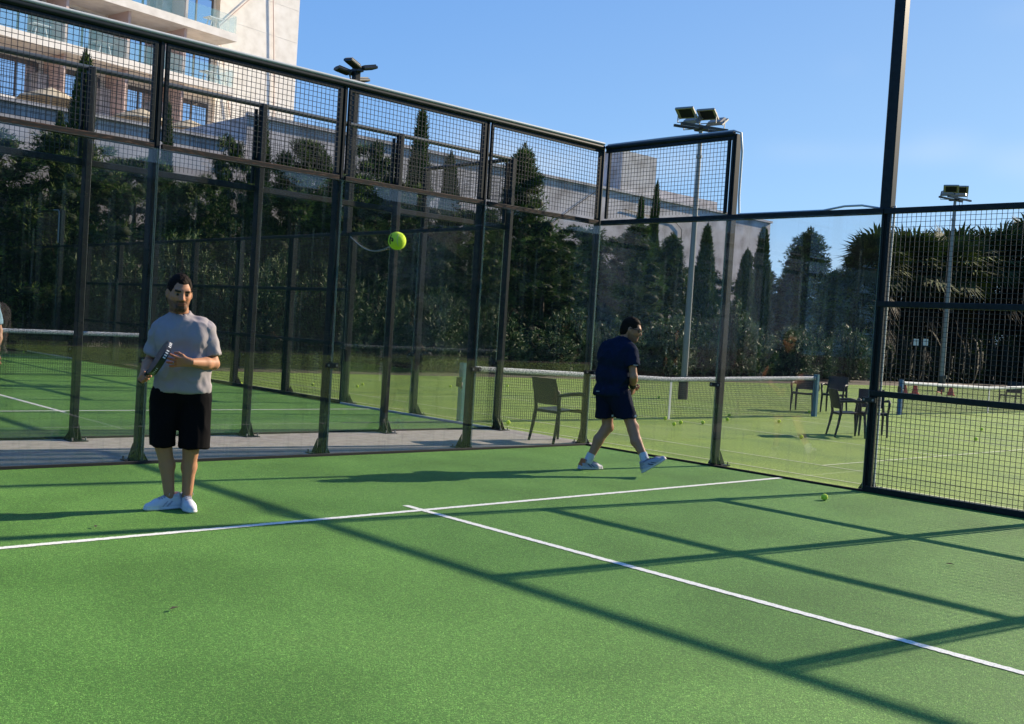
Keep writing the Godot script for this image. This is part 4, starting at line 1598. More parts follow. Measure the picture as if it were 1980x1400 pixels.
# ------------------------------------------------------------------ people
func head_into(mb: MB, xf: Transform3D, skin: Color, hair: Color, beard: float, seed_: int) -> void:
	var f := Field.new(Vector3(-0.105, -0.15, -0.13), Vector3(0.105, 0.135, 0.135), 0.0042)
	f.ell(Vector3(0, 0.03, -0.014), Vector3(0.076, 0.088, 0.096), 0.01)
	f.ell(Vector3(0, -0.03, 0.018), Vector3(0.062, 0.086, 0.072), 0.03)
	f.cap(Vector3(-0.012, -0.097, 0.06), Vector3(0.012, -0.097, 0.06), 0.024, 0.024, 0.025)
	for s in [-1.0, 1.0]:
		f.cap(Vector3(s * 0.054, -0.045, -0.012), Vector3(s * 0.022, -0.098, 0.05), 0.02, 0.017, 0.03)
		f.cap(Vector3(s * 0.048, -0.018, 0.045), Vector3(s * 0.036, -0.022, 0.062), 0.018, 0.016, 0.02)
	f.cap(Vector3(-0.036, 0.022, 0.073), Vector3(0.036, 0.022, 0.073), 0.0145, 0.0145, 0.02)
	f.cap(Vector3(0, -0.12, -0.02), Vector3(0, -0.06, -0.02), 0.054, 0.052, 0.03)
	for s in [-1.0, 1.0]:
		f.cap(Vector3(s * 0.031, 0.0, 0.098), Vector3(s * 0.033, 0.0, 0.097), 0.0145, 0.0145, 0.012, Vector3(0.75, 1.1, 1), true)
		f.cap(Vector3(s * 0.0315, -0.001, 0.0735), Vector3(s * 0.0316, -0.001, 0.0735), 0.0125, 0.0125, 0.004)
	f.cap(Vector3(0, 0.014, 0.083), Vector3(0, -0.032, 0.103), 0.0085, 0.0115, 0.012)
	for s in [-1.0, 1.0]:
		f.cap(Vector3(s * 0.011, -0.036, 0.090), Vector3(s * 0.012, -0.036, 0.092), 0.0085, 0.0085, 0.008)
		f.ell(Vector3(s * 0.079, -0.006, -0.014), Vector3(0.0115, 0.031, 0.019), 0.006)
		f.cap(Vector3(s * 0.088, -0.002, -0.006), Vector3(s * 0.088, 0.010, -0.008), 0.007, 0.008, 0.006, Vector3.ONE, true)
	f.cap(Vector3(-0.019, -0.062, 0.079), Vector3(0.019, -0.062, 0.079), 0.0065, 0.0065, 0.008, Vector3(1, 1, 0.9))
	f.cap(Vector3(-0.016, -0.073, 0.078), Vector3(0.016, -0.073, 0.078), 0.0075, 0.0075, 0.008)
	var nz := FastNoiseLite.new()
	nz.seed = seed_
	nz.frequency = 60.0
	f.put(mb, xf, func(p: Vector3) -> Color:
		var c := skin
		var k := nz.get_noise_3dv(p)
		c = c * (1.0 + 0.05 * k)
		if p.z > 0.03:
			c = c.lerp(Color(skin.r * 1.0, skin.g * 0.82, skin.b * 0.8), 0.35 * clampf(1.0 - absf(p.y + 0.03) * 25.0, 0.0, 1.0))
		var ax := absf(p.x)
		if p.z > 0.05 and ax > 0.011 and ax < 0.052 and absf(p.y - 0.0205 - (ax - 0.03) * 0.14) < 0.0066:
			return hair * 1.1
		var e := Vector2(ax - 0.0315, p.y + 0.001)
		if p.z > 0.076 and e.length() < 0.013:
			if e.length() < 0.0068:
				return Color(0.02, 0.014, 0.01)
			if absf(e.y) < 0.0062:
				return Color(0.17, 0.14, 0.125)
			return c * 0.6
		var bd := 0.0
		if p.z > -0.02 and p.y < -0.028 - 0.10 * maxf(0.0, 0.07 - p.z) * 0.0:
			bd = clampf((-0.040 - p.y + maxf(0.0, 0.045 - p.z) * 0.25) * 60.0, 0.0, 1.0) * 0.72
		if p.z > 0.03:
			if p.y < -0.076 and ax < 0.036:
				bd = maxf(bd, 1.0)
			if p.y < -0.043 and p.y > -0.060 and ax < 0.032:
				bd = maxf(bd, 0.95)
			if ax > 0.022 and ax < 0.036 and p.y < -0.05:
				bd = maxf(bd, 0.9)
		if p.y < -0.118:
			bd *= clampf((p.y + 0.135) * 60.0, 0.0, 1.0)
		if p.z > 0.074 and ax < 0.024 and p.y < -0.0575 and p.y > -0.080:
			if absf(p.y + 0.0675) < 0.0022:
				return Color(0.10, 0.045, 0.04)
			return Color(skin.r * 0.62, skin.g * 0.45, skin.b * 0.45)
		bd *= beard * (0.85 + 0.3 * k)
		return c.lerp(hair * 1.15, clampf(bd, 0.0, 0.95)))

func hair_mesh(xf: Transform3D, recede: float, length: float, seed_: int) -> MB:
	var f := Field.new(Vector3(-0.11, -0.10, -0.14), Vector3(0.11, 0.16, 0.12), 0.0048)
	f.ell(Vector3(0, 0.034, -0.016), Vector3(0.0805, 0.092 + length, 0.100), 0.01)
	f.ell(Vector3(0, -0.02, -0.045), Vector3(0.078, 0.085, 0.078), 0.02)
	f.ell(Vector3(0, -0.02, 0.105), Vector3(0.082, 0.092, 0.082), 0.012, true)
	for s in [-1.0, 1.0]:
		f.cap(Vector3(s * 0.046, 0.085, 0.085), Vector3(s * 0.05, 0.06, 0.085), 0.018 + 0.028 * recede, 0.03, 0.012, Vector3.ONE, true)
		f.cap(Vector3(s * 0.085, -0.02, 0.0), Vector3(s * 0.085, -0.10, -0.02), 0.033, 0.05, 0.01, Vector3.ONE, true)
	f.half(Vector3(0, -1, 0.35).normalized(), Vector3(0, -0.078, -0.09))
	var nz := FastNoiseLite.new()
	nz.seed = seed_
	nz.frequency = 38.0
	var mb := MB.new()
	f.put(mb, xf, func(_p: Vector3) -> Color: return Color.WHITE, func(p: Vector3) -> float: return 0.0045 * nz.get_noise_3d(p.x * 1.6, p.y * 0.6, p.z * 0.7) + 0.0035 * nz.get_noise_3d(p.x * 3.0, p.y, p.z))
	return mb

# hand: y along the fingers, x towards the thumb, z out of the palm
func hand_into(mb: MB, xf: Transform3D, skin: Color, curl: Array, spread: float, thumb_in: float) -> void:
	var f := Field.new(Vector3(-0.06, -0.03, -0.04), Vector3(0.10, 0.20, 0.10), 0.0034)
	var xs := [0.029, 0.010, -0.009, -0.027]
	var ls := [0.070, 0.078, 0.073, 0.058]
	for i in 4:
		f.cap(Vector3(xs[i] * 0.55, -0.005, 0), Vector3(xs[i], 0.082 - 0.004 * absf(i - 1.0), 0), 0.0145, 0.0115, 0.012, Vector3(1, 1, 1.05))
		var p := Vector3(xs[i], 0.082 - 0.004 * absf(i - 1.0), 0)
		var a := 0.0
		var side := spread * (1.5 - i) * 0.5
		for j in 3:
			a += curl[i] * [0.75, 1.1, 0.7][j]
			var q: Vector3 = p + Vector3(sin(side) * cos(a), cos(side) * cos(a), sin(a)) * ls[i] * [0.45, 0.31, 0.24][j]
			f.cap(p, q, [0.0098, 0.0088, 0.0080][j], [0.0088, 0.0080, 0.0070][j], 0.004)
			p = q
	f.cap(Vector3(0.012, 0.008, 0.004), Vector3(0.042, 0.045, 0.012), 0.016, 0.0125, 0.012)
	var t0 := Vector3(0.042, 0.045, 0.012)
	var t1 := t0 + Vector3(0.020 - 0.02 * thumb_in, 0.026, 0.008 + 0.02 * thumb_in)
	f.cap(t0, t1, 0.0115, 0.0098, 0.006)
	f.cap(t1, t1 + Vector3(0.006 - 0.02 * thumb_in, 0.024, 0.004 + 0.012 * thumb_in), 0.0098, 0.008, 0.004)
	f.cap(Vector3(0, -0.028, 0), Vector3(0, 0.01, 0), 0.026, 0.025, 0.015, Vector3(1, 1, 1.35))
	f.put(mb, xf, func(p: Vector3) -> Color: return skin.lerp(Color(skin.r * 1.05, skin.g * 0.8, skin.b * 0.78), clampf((p.y - 0.05) * 8.0, 0.0, 0.6)))

func frame_of(y: Vector3, x_hint: Vector3, flip := false) -> Basis:
	y = y.normalized()
	var x := (x_hint - y * x_hint.dot(y)).normalized()
	var z := x.cross(y)
	return Basis(x, y, -z if flip else z)

# shoe: z towards the toe, y up, sole at y = 0, ankle near the origin column
func shoe(xf: Transform3D, upper: Color, sole: Color, heel: Color, trim: Color, high: float) -> MB:
	var f := Field.new(Vector3(-0.075, -0.01, -0.12), Vector3(0.075, 0.14, 0.23), 0.0052)
	f.cap(Vector3(0, 0.03, -0.065), Vector3(0, 0.028, 0.10), 0.040, 0.046, 0.02, Vector3(1, 1.1, 1))
	f.cap(Vector3(0.004, 0.028, 0.10), Vector3(0.008, 0.024, 0.155), 0.046, 0.036, 0.02, Vector3(1, 1.15, 1))
	f.cap(Vector3(0, 0.06, -0.055), Vector3(0, 0.09, -0.045), 0.038, 0.036, 0.025)
	f.cap(Vector3(0, 0.092, -0.03), Vector3(0, 0.05, 0.09), 0.034, 0.028, 0.03)
	f.cap(Vector3(0, 0.10, -0.03), Vector3(0, 0.16, -0.03), 0.028, 0.034, 0.008, Vector3.ONE, true)
	# sole: a wider slab
	f.cap(Vector3(0, 0.012, -0.07), Vector3(0.004, 0.012, 0.11), 0.043, 0.050, 0.004, Vector3(1, 2.6, 1))
	f.cap(Vector3(0.004, 0.012, 0.11), Vector3(0.008, 0.012, 0.155), 0.050, 0.040, 0.004, Vector3(1, 2.6, 1))
	f.half(Vector3.DOWN, Vector3.ZERO)
	var mb := MB.new()
	f.put(mb, xf, func(p: Vector3) -> Color:
		if p.y < 0.026 + high * 0.02 * clampf(-p.z * 10.0, 0.0, 1.0):
			return sole
		if p.z < -0.075 or (p.z < -0.04 and p.y > 0.075):
			return heel
		if absf(p.x) < 0.026 and p.z > -0.01 and p.z < 0.10 and p.y > 0.055 and fmod(p.z + 1.0, 0.018) < 0.007:
			return trim
		if absf(p.x) > 0.025 and p.y < 0.062 and (absf(p.z - 0.02 + (p.y - 0.04) * 1.2) < 0.009 or absf(p.z - 0.055 + (p.y - 0.04) * 1.2) < 0.006):
			return trim
		if p.y > 0.092:
			return trim.lerp(upper, 0.5)
		return upper)
	mb.col = trim.lerp(upper, 0.25)
	for i in 5:
		var z := 0.002 + 0.02 * i
		var y := 0.1165 - 0.41 * z
		for sg in [-1.0, 1.0]:
			mb.tube([xf * Vector3(-0.024 * sg, y - 0.008, z), xf * Vector3(0, y, z + 0.006), xf * Vector3(0.024 * sg, y - 0.008, z + 0.013)], 0.0028, 5)
	mb.tube([xf * Vector3(0, 0.118, 0.0), xf * Vector3(0.03, 0.135, 0.012), xf * Vector3(0.042, 0.105, 0.025)], 0.0028, 5)
	mb.tube([xf * Vector3(0, 0.118, 0.0), xf * Vector3(-0.03, 0.138, 0.012), xf * Vector3(-0.044, 0.105, 0.02)], 0.0028, 5)
	return mb

func cloth(freq: float, amp: float, seed_: int, stretch: Vector3) -> Callable:
	var nz := FastNoiseLite.new()
	nz.seed = seed_
	nz.frequency = freq
	nz.fractal_octaves = 3
	return func(p: Vector3) -> float:
		var k := nz.get_noise_3dv(p * stretch)
		return amp * (1.0 - 2.2 * absf(k))

var white := func(_p: Vector3) -> Color: return Color.WHITE

# sleeve of its own, cut square at its end
func sleeve(mb: MB, a: Vector3, b: Vector3, ra: float, rb: float, push) -> void:
	var ax := (b - a).normalized()
	var f := Field.new(a.min(b) - Vector3.ONE * 0.11, a.max(b) + Vector3.ONE * 0.11, 0.0085)
	f.cap(a, b + ax * 0.06, ra, rb, 0.02)
	f.half(ax, b)
	f.cap(b - ax * 0.03, b + ax * 0.05, rb - 0.012, rb - 0.010, 0.005, Vector3.ONE, true)
	f.put(mb, Transform3D.IDENTITY, white, push)

func players() -> void:
	man_in_grey()
	man_in_navy()
	edge_player()

func arm(f: Field, sh: Vector3, el: Vector3, wr: Vector3, s := 1.0) -> void:
	f.cap(sh, el, 0.050 * s, 0.039 * s, 0.03)
	var fw := (wr - el)
	f.cap(el, el + fw * 0.35, 0.039 * s, 0.043 * s, 0.02)
	f.cap(el + fw * 0.35, wr, 0.043 * s, 0.027 * s, 0.02)

func leg(f: Field, hip: Vector3, kn: Vector3, an: Vector3, fwd: Vector3) -> void:
	f.cap(hip, kn, 0.088, 0.056, 0.03)
	var d := an - kn
	f.cap(kn + fwd * 0.006, kn + d * 0.15, 0.055, 0.050, 0.02)
	f.cap(kn + d * 0.10 - fwd * 0.012, kn + d * 0.40 - fwd * 0.020, 0.046, 0.053, 0.03)
	f.cap(kn + d * 0.40 - fwd * 0.018, an, 0.050, 0.034, 0.03)
	f.cap(kn + d * 0.1 + fwd * 0.012, an + fwd * 0.004, 0.036, 0.030, 0.02)
	f.ell(kn + fwd * 0.040, Vector3(0.034, 0.042, 0.022), 0.02)

func man_in_grey() -> void:
	var yaw := deg_to_rad(-25.68)
	var o := thing("person", "person facing us in pale lilac T-shirt, black shorts and white sneakers, holding a racket", "person", Vector3(-6.72, 0.004, 2.19), yaw)
	var skin := Color(0.375, 0.185, 0.108)
	var hair := Color(0.026, 0.018, 0.014)
	var mb := MB.new()
	var sL := Vector3(-0.150, 1.280, -0.015)
	var sR := Vector3(0.156, 1.290, -0.012)
	var eL := Vector3(-0.212, 1.055, -0.075)
	var eR := Vector3(0.224, 1.062, 0.03)
	var wL := Vector3(-0.246, 0.985, 0.125)
	var wR := Vector3(0.062, 1.075, 0.235)
	var head := Transform3D(Basis(Vector3.UP, deg_to_rad(13)) * Basis(Vector3.RIGHT, deg_to_rad(5)) * Basis(Vector3.BACK, deg_to_rad(-2)), Vector3(-0.036, 1.552, 0.035)).scaled_local(Vector3.ONE * 1.04)
	var f := Field.new(Vector3(-0.36, 0.0, -0.26), Vector3(0.36, 1.54, 0.36), 0.0115)
	f.cap(Vector3(-0.02, 1.36, -0.02), Vector3(-0.03, 1.50, 0.015), 0.060, 0.054, 0.03)
	f.cap(Vector3(-0.10, 1.28, -0.01), Vector3(0.10, 1.29, -0.01), 0.058, 0.058, 0.04)
	f.cap(Vector3(0.0, 1.25, 0), Vector3(0.01, 0.90, 0), 0.10, 0.10, 0.05, Vector3(1, 1, 1.35))
	arm(f, sL, eL, wL)
	arm(f, sR, eR, wR)
	leg(f, Vector3(-0.085, 0.86, 0), Vector3(-0.093, 0.465, 0.02), Vector3(-0.032, 0.095, -0.01), Vector3(-0.5, 0, 0.86))
	leg(f, Vector3(0.105, 0.86, 0), Vector3(0.098, 0.455, 0.025), Vector3(0.088, 0.095, -0.02), Vector3(0.1, 0, 0.99))
	f.put(mb, Transform3D.IDENTITY, func(_p: Vector3) -> Color: return skin)
	head_into(mb, head, skin, hair, 1.0, 3)
	# his right hand closes on the racket grip, his left hand lies open before his chest
	var butt := Vector3(-0.262, 0.925, 0.165)
	var ax := Vector3(0.39, 0.54, 0.745).normalized()
	var grip := butt + ax * 0.06
	var hr := frame_of(Vector3(0.62, -0.55, 0.35), ax)
	hand_into(mb, Transform3D(frame_of((grip - wL) + Vector3(-0.02, 0.0, 0.06), ax, false), wL + Vector3(-0.004, -0.006, 0.02)), skin, [1.15, 1.2, 1.25, 1.3], 0.1, 0.8)
	hand_into(mb, Transform3D(frame_of(Vector3(-1.0, 0.02, 0.12), Vector3(0.15, 1, 0.2), true), wR + Vector3(-0.012, 0, 0.008)), skin, [0.18, 0.22, 0.26, 0.34], 0.42, 0.35)
	part("body", mb, M.skin, o)
	part("hair", hair_mesh(head, 0.40, 0.013, 5), M.hair_dark, o)
	# shirt
	var push := cloth(4.2, 0.013, 12, Vector3(1.0, 0.75, 1.0))
	f = Field.new(Vector3(-0.27, 0.82, -0.22), Vector3(0.29, 1.47, 0.24), 0.0085)
	f.cap(Vector3(-0.105, 1.300, -0.018), Vector3(0.108, 1.310, -0.018), 0.080, 0.080, 0.05)
	f.cap(Vector3(-0.05, 1.22, 0.002), Vector3(0.055, 1.22, 0.002), 0.145, 0.145, 0.06, Vector3(1, 1, 1.22))
	f.cap(Vector3(-0.035, 1.03, 0.012), Vector3(0.058, 1.03, 0.012), 0.145, 0.145, 0.06, Vector3(1, 1, 1.15))
	f.cap(Vector3(-0.035, 0.87, 0.01), Vector3(0.072, 0.87, 0.01), 0.140, 0.140, 0.05, Vector3(1, 1, 1.12))
	f.cap(Vector3(-0.020, 1.33, -0.018), Vector3(-0.026, 1.405, -0.006), 0.095, 0.064, 0.06)
	f.half(Vector3.DOWN, Vector3(0, 0.853, 0))
	f.half(Vector3(-0.05, 1, 0.25).normalized(), Vector3(-0.024, 1.418, 0))
	f.cap(Vector3(-0.024, 1.38, -0.005), Vector3(-0.030, 1.52, 0.02), 0.058, 0.058, 0.006, Vector3.ONE, true)
	mb = MB.new()
	f.put(mb, Transform3D.IDENTITY, white, push)
	sleeve(mb, sL + Vector3(0.010, 0.0, 0), Vector3(-0.194, 1.112, -0.055), 0.078, 0.066, push)
	sleeve(mb, sR + Vector3(-0.010, 0.0, 0), Vector3(0.203, 1.112, 0.012), 0.078, 0.068, push)
	var shirt := part("shirt", mb, M.shirt_lilac, o)
	# ribbed collar
	var cb := MB.new()
	var pts := []
	for i in 25:
		var a := TAU * i / 24.0
		pts.append(Vector3(-0.026 + 0.062 * cos(a), 1.408 - 0.016 * sin(a), -0.002 + 0.062 * sin(a)))
	cb.tube(pts, 0.009, 8, false)
	part("collar", cb, M.shirt_lilac, shirt)
	# shorts
	f = Field.new(Vector3(-0.25, 0.40, -0.22), Vector3(0.29, 0.95, 0.22), 0.009)
	f.cap(Vector3(-0.06, 0.84, 0), Vector3(0.09, 0.84, 0), 0.125, 0.125, 0.05, Vector3(1, 1, 1.05))
	f.cap(Vector3(-0.088, 0.78, 0.0), Vector3(-0.101, 0.42, 0.012), 0.108, 0.086, 0.03)
	f.cap(Vector3(0.108, 0.78, 0.0), Vector3(0.110, 0.40, 0.012), 0.112, 0.110, 0.03)
	f.cap(Vector3(0.01, 0.40, 0.0), Vector3(-0.004, 0.56, 0.0), 0.006, 0.010, 0.02, Vector3(1, 1, 0.06), true)
	f.half(Vector3(-0.03, -1, 0).normalized(), Vector3(0, 0.455, 0))
	mb = MB.new()
	f.put(mb, Transform3D.IDENTITY, white, cloth(4.5, 0.010, 22, Vector3(1.0, 0.35, 1.0)))
	part("shorts", mb, M.shorts_black, o)
	# shoes
	var white_up := Color(0.56, 0.56, 0.58)
	var l := Transform3D(frame_of(Vector3.UP, Vector3(0.42, 0, 0.90)), Vector3(-0.030, 0.0, -0.012))
	part("shoe", shoe(l, white_up, Color(0.60, 0.60, 0.60), white_up * 0.92, Color(0.26, 0.26, 0.30), 0.0), M.painted, o)
	var r := Transform3D(frame_of(Vector3.UP, Vector3(0.97, 0, -0.18)), Vector3(0.088, 0.0, -0.02))
	part("shoe", shoe(r, white_up, Color(0.60, 0.60, 0.60), white_up * 0.92, Color(0.26, 0.26, 0.30), 0.0), M.painted, o)
	# ring
	var rb := MB.new()
	rb.tube([wR + Vector3(-0.118, -0.008, 0.026), wR + Vector3(-0.113, -0.008, 0.026)], 0.0108, 12)
	part("ring", rb, M.bolt, o)
	# his racket
	var rk := racket("black padel racket with white print on its rim, held by the man in grey", o.transform * butt, o.transform.basis * ax, o.transform.basis * Vector3(-0.56, 0.40, 0.20))
	rk.set_meta("group", "padel rackets in the players' hands")

func racket(label: String, butt: Vector3, ax: Vector3, face: Vector3) -> Node3D:
	# local: y from butt to tip, z out of the face
	var z := (face - ax * face.dot(ax)).normalized()
	var o := thing("padel_racket", label, "racket", butt)
	o.basis = Basis(ax.cross(z), ax, z)
	var mb := MB.new()
	mb.tube([Vector3(0, 0, 0), Vector3(0, 0.012, 0), Vector3(0, 0.13, 0), Vector3(0, 0.15, 0)], [0.021, 0.018, 0.017, 0.014], 10)
	part("grip", mb, M.rubber, o)
	var outline := []
	for i in 36:
		var a := TAU * i / 36.0
		var y := 0.318 + 0.137 * sin(a)
		var x := 0.128 * cos(a) * (1.0 - 0.16 * maxf(0.0, -sin(a)))
		outline.append(Vector3(x, y, 0))
	outline.append(outline[0])
	mb = MB.new()
	for i in 36:
		var p: Vector3 = outline[i]
		var q: Vector3 = outline[i + 1]
		var hz := Vector3(0, 0, 0.019)
		var c := Vector3(0, 0.318, 0)
		var pi_ := p.lerp(c, 0.10)
		var qi := q.lerp(c, 0.10)
		mb.quad(p - hz, q - hz, q + hz, p + hz, (p - c))
		mb.quad(p + hz, q + hz, qi + hz * 0.94, pi_ + hz * 0.94, Vector3.BACK)
		mb.quad(p - hz, q - hz, qi - hz * 0.94, pi_ - hz * 0.94, Vector3.FORWARD)
	for s in [-1.0, 1.0]:
		mb.tube([Vector3(0.0, 0.135, 0), Vector3(s * 0.03, 0.165, 0), Vector3(s * 0.062, 0.205, 0)], 0.013, 8)
	part("rim", mb, M.carbon_black, o)
	mb = MB.new()
	for i in 36:
		var c := Vector3(0, 0.318, 0)
		for s in [-1.0, 1.0]:
			var hz := Vector3(0, 0, 0.0175 * s)
			mb.tri(c + hz, outline[i].lerp(c, 0.095) + hz, outline[i + 1].lerp(c, 0.095) + hz, Vector3(0, 0, s))
	part("hitting_face", mb, M.racket_face, o)
	# white print along the rim
	mb = MB.new()
	for e in [[58, 4, 0.009], [66, 4, 0.009], [74, 4, 0.009], [82, 4, 0.009], [-6, 2, 0.006], [0, 2, 0.006], [6, 2, 0.006], [13, 2, 0.006], [20, 2, 0.006]]:
		for s in [0, 180]:
			var an := deg_to_rad(e[0] if s == 0 else 180 - e[0])
			var dn := deg_to_rad(e[1] * 0.5)
			var q := []
			for a in [an - dn, an + dn]:
				q.append(Vector3(0.1295 * cos(a) * (1.0 - 0.16 * maxf(0.0, -sin(a))), 0.318 + 0.1385 * sin(a), 0))
			var w := Vector3(0, 0, e[2])
			mb.quad(q[0] - w, q[1] - w, q[1] + w, q[0] + w, q[0] - Vector3(0, 0.318, 0))
	part("print", mb, M.print_white, o)
	return o

func man_in_navy() -> void:
	var yaw := deg_to_rad(-47.67)
	var o := thing("person", "person walking away to the right in navy T-shirt, navy shorts and sunglasses", "person", Vector3(-1.80, 0.004, 1.70), yaw)
	var skin := Color(0.355, 0.178, 0.106)
	var hair := Color(0.020, 0.014, 0.011)
	var sR := Vector3(0.372, 1.280, 0.110)
	var sL := Vector3(0.125, 1.300, -0.09)
	var eR := Vector3(0.418, 1.035, 0.165)
	var wR := Vector3(0.425, 0.925, -0.03)
	var eL := Vector3(0.20, 1.08, -0.25)
	var wL := Vector3(0.40, 0.95, -0.20)
	var head := Transform3D(Basis(Vector3.UP, deg_to_rad(82)) * Basis(Vector3.RIGHT, deg_to_rad(11)), Vector3(0.372, 1.528, 0.0)).scaled_local(Vector3.ONE * 1.03)
	var mb := MB.new()
	var f := Field.new(Vector3(-0.12, 0.04, -0.34), Vector3(0.72, 1.52, 0.40), 0.0115)
	f.cap(Vector3(0.27, 1.37, 0.0), Vector3(0.345, 1.50, 0.0), 0.062, 0.056, 0.03)
	f.cap(sL, sR, 0.060, 0.060, 0.04)
	f.cap(Vector3(0.235, 1.25, 0.01), Vector3(0.21, 0.90, 0.0), 0.088, 0.10, 0.05)
	arm(f, sR, eR, wR)
	arm(f, sL, eL, wL)
	leg(f, Vector3(0.30, 0.86, 0.07), Vector3(0.440, 0.492, 0.15), Vector3(0.590, 0.175, 0.27), Vector3(0.93, 0.3, 0.1))
	leg(f, Vector3(0.155, 0.86, -0.05), Vector3(0.180, 0.470, -0.03), Vector3(0.004, 0.105, 0.0), Vector3(0.85, -0.35, -0.3))
	f.put(mb, Transform3D.IDENTITY, func(_p: Vector3) -> Color: return skin)
	head_into(mb, head, skin, hair, 0.75, 8)
	var grip := Vector3(0.415, 0.885, -0.06)
	hand_into(mb, Transform3D(frame_of(Vector3(0.05, -0.75, -0.5), Vector3(0.5, 0.3, -0.8), false), wR + Vector3(0, -0.012, -0.012)), skin, [1.1, 1.15, 1.2, 1.25], 0.1, 0.8)
	hand_into(mb, Transform3D(frame_of(Vector3(0.5, -0.7, 0.3), Vector3(0.6, 0.4, -0.3), true), wL), skin, [0.9, 0.95, 1.0, 1.0], 0.1, 0.6)
	part("body", mb, M.skin, o)
	part("hair", hair_mesh(head, 0.1, 0.006, 15), M.hair_dark, o)
	# wristband
	mb = MB.new()
	var fa := (wR - eR).normalized()
	mb.tube([wR - fa * 0.07, wR - fa * 0.055, wR + fa * 0.0, wR + fa * 0.012], [0.034, 0.038, 0.036, 0.033], 14)
	part("wristband", mb, M.rubber, o)
	# sunglasses
	mb = MB.new()
	for s in [-1.0, 1.0]:
		var q := []
		for e in [[-0.024, 0.012], [0.024, 0.014], [0.026, -0.004], [0.014, -0.018], [-0.012, -0.018], [-0.025, -0.006]]:
			q.append(Vector3(s * 0.033 + e[0] * s, e[1] + 0.002, 0.098 - 5.0 * pow(e[0] + 0.01, 2.0) - (0.012 if e[0] > 0.0 else 0.0)))
		for i in range(1, 5):
			for dz in [0.0, -0.004]:
				mb.tri(head * (q[0] + Vector3(0, 0, dz)), head * (q[i] + Vector3(0, 0, dz)), head * (q[i + 1] + Vector3(0, 0, dz)), head.basis * Vector3(0, 0, 1.0 if dz == 0.0 else -1.0))
		mb.tube([head * Vector3(s * 0.058, 0.014, 0.084), head * Vector3(s * 0.078, 0.012, 0.05), head * Vector3(s * 0.083, 0.008, -0.02), head * Vector3(s * 0.082, -0.006, -0.035)], 0.0042, 6)
	mb.tube([head * Vector3(-0.012, 0.008, 0.100), head * Vector3(0.012, 0.008, 0.100)], 0.004, 6)
	part("sunglasses", mb, M.lens_dark, o)
	# shirt
	var push := cloth(4.4, 0.014, 33, Vector3(1.0, 0.7, 1.0))
	f = Field.new(Vector3(-0.06, 0.76, -0.30), Vector3(0.56, 1.48, 0.32), 0.0088)
	f.cap(sL.lerp(sR, 0.12) + Vector3(0, 0.02, 0), sL.lerp(sR, 0.88) + Vector3(0, 0.02, 0), 0.088, 0.088, 0.05)
	f.cap(Vector3(0.175, 1.22, -0.045), Vector3(0.275, 1.21, 0.045), 0.145, 0.140, 0.06)
	f.cap(Vector3(0.160, 1.03, -0.04), Vector3(0.250, 1.02, 0.045), 0.140, 0.135, 0.06)
	f.cap(Vector3(0.150, 0.83, -0.045), Vector3(0.245, 0.84, 0.045), 0.145, 0.135, 0.05)
	f.cap(Vector3(0.255, 1.33, 0.0), Vector3(0.316, 1.425, 0.0), 0.105, 0.066, 0.06)
	f.half(Vector3(0.03, -1, 0).normalized(), Vector3(0.2, 0.818, 0))
	f.half(Vector3(0.5, 0.85, 0).normalized(), Vector3(0.322, 1.432, 0))
	f.cap(Vector3(0.29, 1.39, 0.0), Vector3(0.36, 1.53, 0.0), 0.058, 0.058, 0.006, Vector3.ONE, true)
	mb = MB.new()
	f.put(mb, Transform3D.IDENTITY, white, push)
	sleeve(mb, sR + Vector3(-0.01, 0, -0.01), Vector3(0.402, 1.140, 0.150), 0.084, 0.066, push)
	sleeve(mb, sL + Vector3(0.01, 0, 0.01), Vector3(0.16, 1.17, -0.19), 0.084, 0.068, push)
	var shirt := part("shirt", mb, M.shirt_navy, o)
	mb = MB.new()
	var sa := (Vector3(0.402, 1.140, 0.150) - sR).normalized()
	mb.box(Vector3(0.425, 1.158, 0.200), Vector3(0.05, 0.006, 0.03), Basis(Vector3.UP, 0.4))
	mb.box(Vector3(0.058, 0.852, 0.085), Vector3(0.045, 0.006, 0.02), Basis(Vector3.UP, 0.7))
	part("reflective_trim", mb, M.print_white, shirt)
	# shorts
	f = Field.new(Vector3(-0.02, 0.50, -0.24), Vector3(0.58, 0.96, 0.34), 0.009)
	f.cap(Vector3(0.165, 0.85, -0.05), Vector3(0.255, 0.85, 0.05), 0.128, 0.128, 0.05)
	f.cap(Vector3(0.162, 0.80, -0.05), Vector3(0.150, 0.53, -0.045), 0.118, 0.104, 0.03)
	f.cap(Vector3(0.285, 0.80, 0.06), Vector3(0.400, 0.53, 0.125), 0.120, 0.098, 0.03)
	f.half(Vector3(0.10, -1, 0).normalized(), Vector3(0.26, 0.578, 0))
	mb = MB.new()
	f.put(mb, Transform3D.IDENTITY, white, cloth(4.5, 0.010, 44, Vector3(1.0, 0.4, 1.0)))
	var sh := part("shorts", mb, M.shorts_navy, o)
	mb = MB.new()
	mb.box(Vector3(0.462, 0.625, 0.210), Vector3(0.022, 0.022, 0.006), Basis(Vector3.UP, 0.7))
	mb.box(Vector3(0.225, 0.60, 0.066), Vector3(0.016, 0.02, 0.01), Basis(Vector3.UP, 0.3))
	part("emblem", mb, M.print_white, sh)
	# socks
	for e in [[Vector3(0.560, 0.245, 0.245), Vector3(0.600, 0.145, 0.278)], [Vector3(0.030, 0.175, -0.004), Vector3(-0.008, 0.075, 0.0)]]:
		mb = MB.new()
		mb.tube([e[0], e[0].lerp(e[1], 0.15), e[1]], [0.0445, 0.046, 0.047], 16)
		part("sock", mb, M.sock_white, o)
	# running shoes: pale grey, dark laces, orange heel
	var up := Color(0.30, 0.31, 0.36)
	var dark := Color(0.015, 0.018, 0.035)
